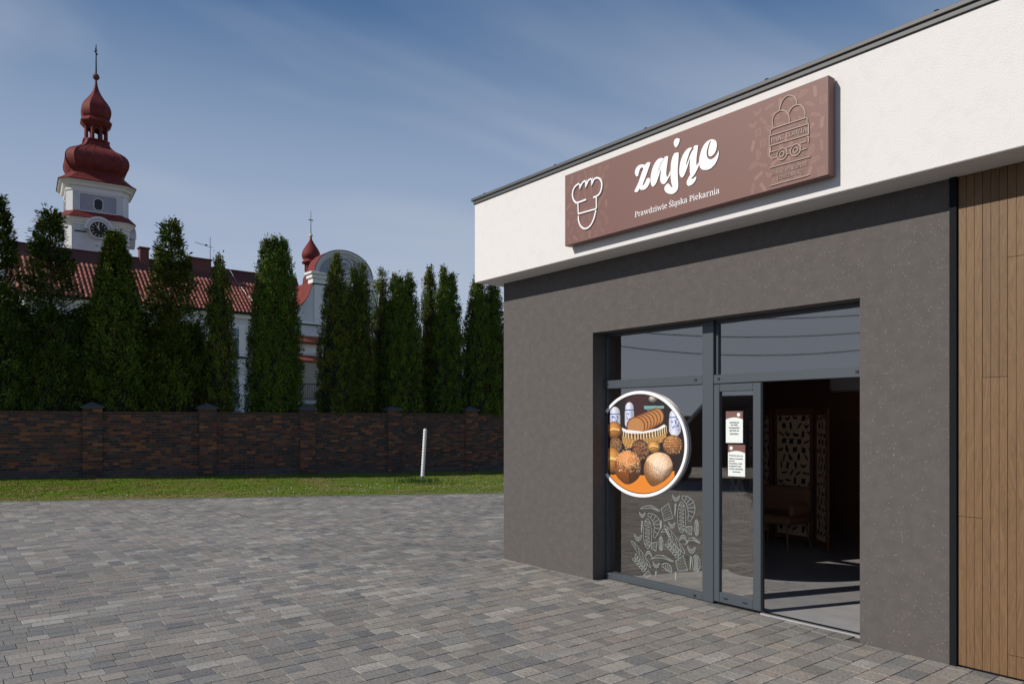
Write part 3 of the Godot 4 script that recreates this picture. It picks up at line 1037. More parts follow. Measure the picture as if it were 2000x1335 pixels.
func inside() -> void:
	# folding screens with cut-out bread shapes
	var pic := Pic.new(0.62, 1.7, 330.0, Color("cdb294"))
	scatter_art(pic, 0.0, 0.62, 0.03, 1.67, 0.125, 0.009, Color("1c0f0a"), 5, true)
	var face := mat(Color.WHITE, 0.8)
	face.albedo_texture = pic.tex()
	var sc := thing("folding_screen", "folding screen with bread shapes cut into pale panels inside shop", "screen", shop_at * move(Vector3(1.6, 0.004, -4.0)))
	var fold := [[-1.50, -0.10, -0.95, -0.32], [-0.93, -0.32, -0.32, 0.0], [-0.27, 0.0, 0.38, 0.08], [0.42, 0.08, 0.78, 0.42]]
	for p in fold:
		var a := Vector3(p[0], 0, p[1])
		var b := Vector3(p[2], 0, p[3])
		var d := (b - a).normalized()
		var at := Transform3D(Basis(d, Vector3.UP, d.cross(Vector3.UP)), a)
		var L := a.distance_to(b)
		var pn := G.new()
		pn.quad(Vector3(0.05, 0.12, 0.012), Vector3(L - 0.05, 0.12, 0.012), Vector3(L - 0.05, 1.82, 0.012), Vector3(0.05, 1.82, 0.012), Vector2(0, 0), Vector2((L - 0.1) / 0.62, 1))
		pn.quad(Vector3(L - 0.05, 0.12, -0.012), Vector3(0.05, 0.12, -0.012), Vector3(0.05, 1.82, -0.012), Vector3(L - 0.05, 1.82, -0.012), Vector2(0, 0), Vector2((L - 0.1) / 0.62, 1))
		part("panel", pn, face, sc, at)
		var fr := G.new()
		fr.cbox(Vector3(0, 0, -0.014), Vector3(0.05, 1.92, 0.022), 0.003); fr.cbox(Vector3(L - 0.05, 0, -0.014), Vector3(L, 1.92, 0.022), 0.003)
		fr.cbox(Vector3(0.05, 1.82, -0.021), Vector3(L - 0.05, 1.92, 0.021), 0.003); fr.cbox(Vector3(0.05, 0.06, -0.021), Vector3(L - 0.05, 0.12, 0.021), 0.003)
		part("frame", fr, M.brown_wood, sc, at)
	var b := thing("armchair", "brown armchair on thin legs before the folding screen indoors", "armchair", shop_at * move(Vector3(1.62, 0.004, -3.62)))
	bx(b, "seat", M.sofa, Vector3(-0.34, 0.33, -0.28), Vector3(0.34, 0.45, 0.3), 0.03)
	bx(b, "backrest", M.sofa, Vector3(-0.36, 0.45, -0.3), Vector3(0.36, 0.82, -0.17), 0.035)
	bx(b, "armrest", M.sofa, Vector3(0.29, 0.45, -0.17), Vector3(0.37, 0.62, 0.26), 0.03)
	bx(b, "armrest", M.sofa, Vector3(-0.37, 0.45, -0.17), Vector3(-0.29, 0.62, 0.26), 0.03)
	for q in [[-0.28, 0.25], [0.28, 0.25], [-0.28, -0.22], [0.28, -0.22]]:
		var l := G.new()
		l.tube(Vector3(q[0], 0.34, q[1]), Vector3(q[0] * 1.2, 0, q[1] * 1.2), 0.018, 0.012)
		part("leg", l, M.sofa, b)
	var ac := thing("air_conditioner", "white wall air conditioner high in the dark shop room", "air conditioner", shop_at * move(Vector3(1.56, 2.16, -5.5)))
	bx(ac, "casing", M.stucco_white, Vector3(-0.1, 0.05, 0), Vector3(0.85, 0.33, 0.22), 0.03)
	bx(ac, "flap", M.stucco_grey, Vector3(-0.05, 0.03, 0.05), Vector3(0.8, 0.05, 0.2), 0.004)

# ---------- sign over the window ----------
const LETTERS := {"z": [[1.023, 0.478], [1.005, 0.502], [1.000, 0.531], [1.017, 0.562], [1.051, 0.579], [1.092, 0.576], [1.127, 0.561], [1.145, 0.574], [1.169, 0.576], [1.195, 0.564], [1.182, 0.538], [1.154, 0.484], [1.128, 0.436], [1.103, 0.394], [1.094, 0.368], [1.121, 0.384], [1.146, 0.421], [1.164, 0.430], [1.184, 0.421], [1.188, 0.393], [1.173, 0.362], [1.142, 0.336], [1.103, 0.331], [1.069, 0.343], [1.051, 0.358], [1.046, 0.337], [1.028, 0.329], [0.995, 0.338], [1.000, 0.357], [1.033, 0.397], [1.060, 0.446], [1.088, 0.501], [1.108, 0.530], [1.097, 0.547], [1.078, 0.549], [1.060, 0.533], [1.046, 0.498], [1.037, 0.480]],
	"a": [[1.227, 0.330], [1.207, 0.347], [1.196, 0.384], [1.196, 0.425], [1.209, 0.480], [1.235, 0.531], [1.271, 0.565], [1.310, 0.575], [1.349, 0.562], [1.366, 0.548], [1.359, 0.568], [1.383, 0.573], [1.407, 0.563], [1.400, 0.527], [1.387, 0.456], [1.383, 0.404], [1.393, 0.375], [1.413, 0.396], [1.429, 0.429], [1.429, 0.392], [1.408, 0.364], [1.383, 0.334], [1.356, 0.322], [1.327, 0.338], [1.312, 0.369], [1.316, 0.421], [1.327, 0.472], [1.314, 0.456], [1.288, 0.402], [1.262, 0.354]],
	"a_slit": [[1.353, 0.556], [1.331, 0.544], [1.312, 0.530], [1.288, 0.483], [1.269, 0.434], [1.279, 0.429], [1.305, 0.465], [1.325, 0.507], [1.340, 0.530], [1.362, 0.546]],
	"j": [[1.476, 0.572], [1.501, 0.573], [1.527, 0.563], [1.524, 0.512], [1.515, 0.423], [1.517, 0.330], [1.521, 0.276], [1.515, 0.238], [1.488, 0.215], [1.451, 0.209], [1.408, 0.224], [1.374, 0.249], [1.360, 0.276], [1.366, 0.298], [1.387, 0.313], [1.404, 0.318], [1.419, 0.305], [1.434, 0.284], [1.451, 0.267], [1.457, 0.271], [1.444, 0.308], [1.434, 0.364], [1.434, 0.431], [1.440, 0.496], [1.456, 0.544]],
	"dot": [[1.513, 0.698], [1.538, 0.686], [1.534, 0.661], [1.517, 0.633], [1.497, 0.619], [1.482, 0.633], [1.470, 0.663], [1.476, 0.688], [1.491, 0.699]],
	"aa": [[1.562, 0.329], [1.542, 0.350], [1.534, 0.385], [1.536, 0.430], [1.550, 0.485], [1.575, 0.531], [1.607, 0.561], [1.643, 0.574], [1.675, 0.566], [1.694, 0.553], [1.691, 0.571], [1.715, 0.576], [1.741, 0.568], [1.735, 0.525], [1.725, 0.470], [1.721, 0.413], [1.727, 0.392], [1.744, 0.419], [1.749, 0.393], [1.735, 0.364], [1.703, 0.324], [1.675, 0.302], [1.662, 0.298], [1.679, 0.287], [1.699, 0.292], [1.722, 0.303], [1.719, 0.281], [1.699, 0.254], [1.671, 0.239], [1.639, 0.235], [1.619, 0.252], [1.617, 0.278], [1.631, 0.304], [1.657, 0.333], [1.651, 0.367], [1.651, 0.438], [1.659, 0.475], [1.647, 0.465], [1.623, 0.407], [1.599, 0.361], [1.579, 0.334]],
	"aa_slit": [[1.681, 0.567], [1.662, 0.552], [1.646, 0.531], [1.622, 0.479], [1.606, 0.438], [1.615, 0.433], [1.639, 0.474], [1.660, 0.514], [1.678, 0.538], [1.694, 0.551]],
	"c": [[1.959, 0.464], [1.956, 0.424], [1.938, 0.379], [1.904, 0.344], [1.862, 0.327], [1.813, 0.332], [1.775, 0.352], [1.755, 0.388], [1.752, 0.430], [1.762, 0.479], [1.785, 0.530], [1.820, 0.567], [1.866, 0.580], [1.900, 0.573], [1.928, 0.551], [1.938, 0.517], [1.930, 0.475], [1.908, 0.444], [1.878, 0.432], [1.855, 0.443], [1.849, 0.467], [1.853, 0.504], [1.865, 0.538], [1.881, 0.568], [1.868, 0.569], [1.847, 0.531], [1.833, 0.490], [1.834, 0.452], [1.851, 0.419], [1.881, 0.407], [1.915, 0.414], [1.942, 0.438]]}
const LOAF_LOGO := [[[0.336, 0.419], [0.199, 0.416], [0.159, 0.444], [0.135, 0.490], [0.133, 0.535], [0.153, 0.578], [0.194, 0.601], [0.246, 0.610], [0.242, 0.557], [0.280, 0.603], [0.333, 0.617], [0.329, 0.553], [0.370, 0.608], [0.422, 0.616], [0.416, 0.553], [0.451, 0.599], [0.497, 0.600], [0.538, 0.575], [0.560, 0.533], [0.557, 0.480], [0.535, 0.438], [0.497, 0.418], [0.440, 0.414]],
	[[0.214, 0.411], [0.217, 0.339], [0.222, 0.296], [0.473, 0.290], [0.484, 0.303], [0.482, 0.412]],
	[[0.220, 0.274], [0.224, 0.226], [0.247, 0.173], [0.286, 0.135], [0.320, 0.121], [0.365, 0.123], [0.409, 0.147], [0.448, 0.198], [0.478, 0.275]]]
const CART_LOGO := [[[2.481, 0.494], [2.471, 0.534], [2.477, 0.577], [2.498, 0.603], [2.530, 0.613], [2.559, 0.609], [2.591, 0.588], [2.615, 0.551], [2.621, 0.516], [2.619, 0.492]],
	[[2.534, 0.611], [2.540, 0.645], [2.559, 0.683], [2.587, 0.706], [2.623, 0.707], [2.658, 0.685], [2.680, 0.652], [2.686, 0.615]],
	[[2.616, 0.569], [2.628, 0.590], [2.652, 0.608], [2.686, 0.611], [2.721, 0.594], [2.744, 0.560], [2.755, 0.524], [2.751, 0.493]],
	[[2.452, 0.444], [2.455, 0.480], [2.481, 0.490], [2.767, 0.486], [2.771, 0.476], [2.771, 0.437]],
	[[2.444, 0.439], [2.783, 0.433], [2.783, 0.351], [2.444, 0.358], [2.444, 0.439]],
	[[2.455, 0.352], [2.455, 0.306], [2.518, 0.305]],
	[[2.770, 0.341], [2.783, 0.328], [2.782, 0.288]],
	[[2.446, 0.345], [2.447, 0.282], [2.469, 0.250], [2.510, 0.251]],
	[[2.599, 0.250], [2.627, 0.250]],
	[[2.595, 0.302], [2.638, 0.302]],
	[[2.713, 0.302], [2.763, 0.302]],
	[[2.722, 0.246], [2.767, 0.248]],
	[[2.601, 0.262], [2.599, 0.248], [2.593, 0.236], [2.583, 0.226], [2.571, 0.219], [2.557, 0.217], [2.543, 0.219], [2.531, 0.225], [2.521, 0.235], [2.515, 0.248], [2.512, 0.262], [2.515, 0.276], [2.521, 0.288], [2.531, 0.299], [2.543, 0.305], [2.557, 0.307], [2.571, 0.305], [2.583, 0.299], [2.593, 0.289], [2.599, 0.276], [2.601, 0.262]],
	[[2.575, 0.263], [2.574, 0.256], [2.571, 0.251], [2.567, 0.246], [2.561, 0.243], [2.555, 0.242], [2.549, 0.243], [2.544, 0.246], [2.540, 0.250], [2.537, 0.256], [2.536, 0.262], [2.537, 0.269], [2.540, 0.274], [2.544, 0.279], [2.549, 0.282], [2.555, 0.283], [2.561, 0.282], [2.567, 0.279], [2.571, 0.275], [2.574, 0.269], [2.575, 0.263]],
	[[2.717, 0.262], [2.715, 0.248], [2.709, 0.236], [2.699, 0.226], [2.687, 0.219], [2.674, 0.217], [2.661, 0.219], [2.648, 0.225], [2.639, 0.235], [2.633, 0.247], [2.631, 0.261], [2.633, 0.275], [2.639, 0.288], [2.648, 0.298], [2.661, 0.304], [2.674, 0.306], [2.687, 0.304], [2.699, 0.298], [2.709, 0.288], [2.715, 0.276], [2.717, 0.262]],
	[[2.691, 0.262], [2.690, 0.256], [2.687, 0.250], [2.683, 0.246], [2.678, 0.243], [2.672, 0.242], [2.666, 0.243], [2.661, 0.246], [2.657, 0.250], [2.654, 0.256], [2.653, 0.262], [2.654, 0.268], [2.657, 0.274], [2.661, 0.278], [2.666, 0.281], [2.672, 0.282], [2.678, 0.281], [2.683, 0.279], [2.687, 0.274], [2.690, 0.269], [2.691, 0.262]],
	[[2.447, 0.182], [2.797, 0.176]],
	[[2.447, 0.037], [2.789, 0.037]]]

func sign_board() -> void:
	var s := thing("shop_sign", "brown sign board with white lettering on the white fascia", "sign", shop_at * move(Vector3(1.61, 3.605, 0.32)))
	var z := 0.105
	bx(s, "panel", M.sign_brown, Vector3(0, 0, 0.012), Vector3(2.942, 0.753, z), 0.004)
	var pic := Pic.new(2.942, 0.753, 690.0, lin(0.168, 0.080, 0.067))
	scatter_art(pic, 0.01, 0.66, 0.0, 0.75, 0.1, 0.003, Color(lin(0.26, 0.145, 0.12), 0.9), 3)
	scatter_art(pic, 2.24, 2.94, 0.0, 0.75, 0.1, 0.003, Color(lin(0.30, 0.17, 0.135), 0.95), 8)
	var fm := mat(Color.WHITE, 0.55)
	fm.albedo_texture = pic.tex()
	var face := G.new()
	face.quad(Vector3(0.004, 0.004, z + 0.001), Vector3(2.938, 0.004, z + 0.001), Vector3(2.938, 0.749, z + 0.001), Vector3(0.004, 0.749, z + 0.001))
	part("printed_face", face, fm, s)
	var zz := z + 0.002
	for k in ["z", "a", "j", "dot", "aa", "c"]:
		var poly := PackedVector2Array(smooth_line(v2s(LETTERS[k]), 3, true))
		var g := G.new()
		var pieces := [poly]
		if LETTERS.has(k + "_slit"): pieces = Geometry2D.clip_polygons(poly, PackedVector2Array(v2s(LETTERS[k + "_slit"])))
		for q in pieces:
			if q.size() > 2: g.prism(q, zz, zz + 0.006)
		part("letter", g, M.sign_white, s)
	words(s, "tagline", "Prawdziwie Śląska Piekarnia", "Droid Serif", false, Vector3(0.995, 0.079, zz), 0.965, M.sign_white)
	var loaf := G.new()
	var wd := [0.017, 0.014, 0.016]
	for i in 3: loaf.ribbon(smooth_line(v2s(LOAF_LOGO[i]), 4), wd[i], zz, zz + 0.012)
	part("loaf_logo", loaf, M.sign_white, s)
	var cart := G.new()
	for l in CART_LOGO:
		var pts := v2s(l)
		cart.ribbon(smooth_line(pts, 3) if pts.size() > 5 else pts, 0.0062, zz, zz + 0.007)
	part("ice_cream_cart_logo", cart, M.sign_line, s)
	words(s, "cart_lettering", "PANI LODZIA", "Droid Serif", false, Vector3(2.458, 0.381, zz), 0.31, M.sign_line, 0.004)
	words(s, "cart_lettering", "ŚLĄSKI WARSZTAT", "Droid Serif", false, Vector3(2.452, 0.108, zz), 0.32, M.sign_line, 0.004)
	words(s, "cart_lettering", "LODZIARSKI", "Droid Serif", false, Vector3(2.512, 0.067, zz), 0.215, M.sign_line, 0.004)

# ---------- what hangs on and stands behind the window ----------
const LOAVES := [["bun", 0.130, 0.739, 0.121, 0.099, "c98a4a"],
	["seed", 0.157, 0.585, 0.101, 0.085, "6e4126"],
	["bun", 0.102, 0.404, 0.149, 0.150, "d0924f"],
	["seed", 0.511, 0.527, 0.126, 0.120, "6b3c24"],
	["bun", 0.698, 0.571, 0.091, 0.066, "d39a52"],
	["slice", 0.948, 0.596, 0.132, 0.106, "b5794a"],
	["oat", 0.331, 0.346, 0.199, 0.209, "b5713f"],
	["flour", 0.759, 0.343, 0.195, 0.192, "c9976b"]]
const JARS := [[0.143, 0.863, 0.102, 0.139], [0.357, 0.902, 0.084, 0.146], [0.977, 0.826, 0.097, 0.137]]
const SLICES := [[0.732, 0.889, 0.105, 0.092], [0.686, 0.872, 0.109, 0.094], [0.639, 0.855, 0.114, 0.097], [0.592, 0.838, 0.118, 0.099], [0.544, 0.821, 0.123, 0.101], [0.496, 0.803, 0.128, 0.104], [0.448, 0.786, 0.133, 0.106]]
const BASKET := [[0.245, 0.715], [0.318, 0.736], [0.574, 0.739], [0.795, 0.779], [0.884, 0.798], [0.866, 0.705], [0.807, 0.630], [0.649, 0.588], [0.448, 0.573], [0.304, 0.540], [0.258, 0.617]]
const CLOTH := [[0.245, 0.774], [0.318, 0.751], [0.549, 0.734], [0.747, 0.769], [0.837, 0.811], [0.866, 0.793], [0.807, 0.760], [0.649, 0.725], [0.549, 0.712], [0.331, 0.712], [0.251, 0.735]]
const BAND := [[0.254, 0.711], [0.331, 0.689], [0.448, 0.684], [0.549, 0.689], [0.649, 0.704], [0.747, 0.722], [0.819, 0.746], [0.878, 0.779]]
const OAT_LOAF := [[0.146, 0.394], [0.161, 0.429], [0.176, 0.451], [0.199, 0.474], [0.226, 0.492], [0.270, 0.514], [0.301, 0.524], [0.337, 0.525], [0.369, 0.519], [0.416, 0.501], [0.445, 0.487], [0.472, 0.466], [0.492, 0.445], [0.514, 0.412], [0.525, 0.386], [0.529, 0.355], [0.525, 0.325], [0.513, 0.279], [0.497, 0.250], [0.470, 0.221], [0.438, 0.198], [0.382, 0.170], [0.343, 0.159], [0.301, 0.159], [0.264, 0.172], [0.212, 0.203], [0.182, 0.226], [0.158, 0.253], [0.146, 0.278], [0.138, 0.315], [0.136, 0.341], [0.139, 0.369]]
const FLOUR_LOAF := [[0.572, 0.391], [0.591, 0.430], [0.608, 0.454], [0.632, 0.477], [0.658, 0.492], [0.701, 0.509], [0.731, 0.517], [0.765, 0.521], [0.796, 0.519], [0.841, 0.512], [0.869, 0.504], [0.894, 0.490], [0.912, 0.473], [0.932, 0.444], [0.942, 0.423], [0.948, 0.398], [0.948, 0.375], [0.942, 0.340], [0.934, 0.317], [0.917, 0.292], [0.896, 0.271], [0.859, 0.243], [0.832, 0.224], [0.800, 0.205], [0.769, 0.190], [0.724, 0.170], [0.694, 0.163], [0.665, 0.166], [0.643, 0.178], [0.615, 0.205], [0.598, 0.225], [0.583, 0.249], [0.573, 0.273], [0.563, 0.308], [0.560, 0.334], [0.564, 0.363]]
const GRINDER := [[0.606, 0.972], [0.795, 0.979], [0.789, 0.872], [0.612, 0.853]]
const GRIND_TOP := [[0.562, 1.006], [0.837, 1.002], [0.833, 0.974], [0.568, 0.969]]
const TABLE := [[-0.093, 0.233], [0.130, 0.256], [0.549, 0.270], [0.819, 0.295], [0.971, 0.341], [0.971, 0.029], [-0.093, -0.061]]
const GLASS_ART := [["loaf", 0.716, 0.706, 0.053, 0.155],
	["loaf", 0.265, 0.488, 0.058, 0.158],
	["loaf", 0.896, 0.269, 0.047, 0.084],
	["croissant", 0.049, 0.721, 0.912, 0.831, 0.833, 0.807, 0.678],
	["croissant", 0.045, 0.271, 0.692, 0.391, 0.616, 0.355, 0.459],
	["croissant", 0.036, 0.458, 0.181, 0.539, 0.174, 0.579, 0.126],
	["crescent", 0.643, 0.894, 0.044, 1.000],
	["crescent", 0.589, 0.614, 0.042, 1.000],
	["crescent", 0.191, 0.679, 0.040, 1.000],
	["crescent", 0.131, 0.430, 0.052, 1.000],
	["crescent", 0.836, 0.394, 0.047, 1.000],
	["crescent", 0.381, 0.173, 0.042, 1.000],
	["crescent", 0.735, 0.499, 0.044, -1.000],
	["crescent", 0.281, 0.279, 0.040, -1.000],
	["baguette", 0.488, 0.603, 0.755, 0.347, 0.030],
	["baguette", 0.038, 0.381, 0.308, 0.138, 0.026],
	["ear", 0.687, 0.314, 0.529, 0.434, 0.055],
	["ear", 0.239, 0.102, 0.076, 0.217, 0.052],
	["slice", 5.000, 0.448, 0.769, 0.549, 0.834, 0.608, 0.687, 0.488, 0.650],
	["slice", 5.000, 0.638, 0.253, 0.735, 0.322, 0.793, 0.184, 0.667, 0.156],
	["slice", 4.000, 0.774, 0.620, 0.845, 0.628, 0.840, 0.543, 0.764, 0.565],
	["slice", 4.000, 0.318, 0.398, 0.396, 0.412, 0.381, 0.318, 0.313, 0.336],
	["slice", 3.000, 0.207, 0.040, 0.281, 0.101, 0.313, 0.058, 0.260, 0.025],
	["loaf", 0.901, 0.623, 0.026, 0.080],
	["loaf", 0.448, 0.407, 0.028, 0.076],
	["knife", 0.638, 0.835, 0.628, 0.713, 0.018],
	["knife", 0.191, 0.614, 0.180, 0.494, 0.018],
	["knife", 0.448, 0.646, 0.448, 0.558, 0.018],
	["knife", 0.381, 0.109, 0.375, 0.060, 0.018],
	["knife", 0.831, 0.328, 0.821, 0.204, 0.018],
	["knife", 0.638, 0.143, 0.636, 0.057, 0.018],
	["sprig", 0.164, 0.742, 0.427, 0.740],
	["sprig", 0.448, 0.522, 0.569, 0.478],
	["sprig", 0.313, 0.227, 0.608, 0.240],
	["sprig", 0.764, 0.438, 0.938, 0.472]]

func bread_print() -> ImageTexture:
	var pic := Pic.new(1.22, 1.22, 420.0, Color("241a1c"))
	var r := RandomNumberGenerator.new()
	r.seed = 4
	var nz := FastNoiseLite.new()
	nz.seed = 12; nz.frequency = 6.0
	pic.fill(v2s([[0.3, 0.7], [0.62, 0.7], [0.62, 1.15], [0.3, 1.15]]), Color("3a1f22"))
	pic.fill(v2s(TABLE), Color("d9822c"))
	var soft := func(c: Color, bright: float, freq: float) -> Callable:
		return func(q: Vector2) -> Color:
			var l := clampf(0.86 + 0.36 * (q.y * 0.75 - q.x * 0.3) - 0.45 * pow(q.length(), 4.0) + bright * maxf(0, 1.0 - q.distance_to(Vector2(-0.2, 0.35)) * 1.3), 0.25, 1.5)
			l *= 0.97 + 0.34 * nz.get_noise_2d(q.x * freq, q.y * freq)
			return Color(c.r * l, c.g * l, c.b * l)
	for j in JARS:
		pic.oval(j[0], j[1], j[2], j[3], func(q: Vector2) -> Color:
			if absf(q.x) > 0.80 - 0.22 * maxf(0, q.y - 0.2): return Color(0, 0, 0, 0)
			var l := 1.0 - 0.35 * absf(q.x + 0.2)
			if absf(q.y - 0.42) < 0.035: return Color(0.25, 0.33, 0.62)
			var blue := nz.get_noise_2d(q.x * 0.5 + j[0] * 9, q.y * 0.7) > 0.16 and absf(q.x) < 0.5 and q.y < 0.3 and q.y > -0.55
			return Color(0.30 * l, 0.40 * l, 0.72 * l) if blue else Color(0.88 * l, 0.90 * l, 0.97 * l))
	pic.fill(v2s(GRIND_TOP), Color("6f9c98")); pic.fill(v2s(GRINDER), Color("3f726f"))
	var gb := [0.686, 1.075, 0.061, 0.042]
	pic.oval(gb[0], gb[1], gb[2], gb[3], soft.call(Color("9b9488"), 0.5, 1.0))
	pic.fill(v2s(BASKET), Color("a8804f"))
	for k in 150:
		var x := r.randf_range(0.2, 0.78)
		var y := r.randf_range(0.42, 0.72)
		if Geometry2D.is_point_in_polygon(Vector2(x, y), PackedVector2Array(v2s(BASKET))):
			pic.line([Vector2(x - 0.02, y), Vector2(x + 0.02, y + 0.006)], 0.006, Color("6b4a2a") if r.randf() < 0.6 else Color("c9a36c"))
	for q in SLICES:
		pic.oval(q[0], q[1], q[2], q[3], func(u: Vector2) -> Color:
			var l := 0.85 + 0.3 * nz.get_noise_2d(u.x * 2.2 + q[0] * 30, u.y * 2.2)
			if u.length() > 0.93: return Color(0.36, 0.19, 0.08)
			if u.length() > 0.86: return Color(0.60, 0.36, 0.18)
			return Color(0.82 * l, 0.58 * l, 0.36 * l))
	pic.fill(v2s(CLOTH), Color("e4e2e6"))
	var bl := smooth_line(v2s(BAND), 5)
	for k in bl.size() - 1:
		var p: Vector2 = bl[k].lerp(bl[k + 1], 0.5)
		pic.line([p + Vector2(0.0, 0.02), p - Vector2(-0.003, 0.028)], 0.013, Color("2c1c16") if k % 2 == 0 else Color("d9c6a2"))
	for row in 4:
		for k in bl.size() - 1:
			var p: Vector2 = bl[k] - Vector2(-0.012 * row, 0.045 + 0.026 * row)
			if Geometry2D.is_point_in_polygon(p, PackedVector2Array(v2s(BASKET))):
				pic.line([p, p + Vector2(0.017, 0.004)], 0.015, Color("c79a5c") if (k + row) % 2 == 0 else Color("9a6f3c"))
	var oat := PackedVector2Array(v2s(OAT_LOAF))
	var flour := PackedVector2Array(v2s(FLOUR_LOAF))
	for q in LOAVES:
		if q[0] != "oat" and q[0] != "flour": pic.oval(q[1], q[2], q[3] * 1.03, q[4] * 1.03, func(_u: Vector2) -> Color: return Color(0.13, 0.07, 0.04, 0.4))
		var boxy: bool = q[0] == "oat" or q[0] == "flour"
		var shade_: Callable = soft.call(Color(q[5]), 0.12, 2.2)
		if boxy:
			pic.oval(q[1], q[2], q[3] * 1.22, q[4] * 1.22, func(u: Vector2) -> Color:
				var w := u * 1.22
				var at := Vector2(q[1] + w.x * q[3], q[2] + w.y * q[4])
				if not Geometry2D.is_point_in_polygon(at, oat if q[0] == "oat" else flour): return Color(0, 0, 0, 0)
				var cc: Color = shade_.call(w * 0.75)
				var e := w.y - (-0.05 + 0.4 * absf(w.x - (0.1 if q[0] == "oat" else 0.35)))   # where the crust turns to the side
				var f := smoothstep(-0.12, 0.12, e)
				var sd := 0.62 if w.x > (0.1 if q[0] == "oat" else 0.35) else 0.86
				var l := lerpf(sd, 1.18, f) * (1.0 + 0.12 * nz.get_noise_2d(w.x * 7.0, w.y * 7.0))
				return Color(cc.r * l, cc.g * l * lerpf(0.92, 1.03, f), cc.b * l * lerpf(0.8, 1.08, f)))
		else: pic.oval(q[1], q[2], q[3], q[4], shade_)
		var m := 0
		var sc := Color.WHITE
		match q[0]:
			"bun":
				pic.line([Vector2(q[1] - q[3] * 0.55, q[2] + q[4] * 0.05), Vector2(q[1] - q[3] * 0.1, q[2] + q[4] * 0.2), Vector2(q[1] + q[3] * 0.6, q[2] + q[4] * 0.1)], q[4] * 0.22, Color(0.95, 0.80, 0.52, 0.75))
				pic.line([Vector2(q[1] - q[3] * 0.5, q[2] - q[4] * 0.08), Vector2(q[1], q[2] + q[4] * 0.04), Vector2(q[1] + q[3] * 0.5, q[2] - q[4] * 0.05)], 0.007, Color(0.45, 0.25, 0.1, 0.8))
			"seed": m = 260; sc = Color("b08f6c")
			"oat": m = 260; sc = Color("f0dcb4")
			"slice": m = 90; sc = Color("e0c48d")
			"flour":
				pic.oval(q[1] + 0.01, q[2] + q[4] * 0.2, q[3] * 1.0, q[4] * 0.85, func(u: Vector2) -> Color:
					return Color(0.97, 0.93, 0.88, clampf((1 - u.length()) * 1.6, 0, 1) * clampf(0.55 + 1.1 * nz.get_noise_2d(u.x * 1.6, u.y * 1.6), 0, 1)))
		for k in m:
			var p := Vector2(r.randf_range(-0.9, 0.9), r.randf_range(-0.8 if q[0] != "oat" else -0.25, 0.95))
			if p.length() < 0.95:
				var c := Vector2(q[1] + p.x * q[3], q[2] + p.y * q[4])
				var d := Vector2(0.005, 0).rotated(r.randf() * TAU)
				pic.line([c - d, c + d], 0.005, sc * r.randf_range(0.75, 1.05))
		if q[0] == "slice":
			for k in 5: pic.line([Vector2(q[1] - q[3] * 0.6, q[2] + q[4] * (0.5 - 0.25 * k)), Vector2(q[1] + q[3] * 0.9, q[2] + q[4] * (0.62 - 0.25 * k))], 0.006, Color("6b3d1c"))
	return pic.tex()

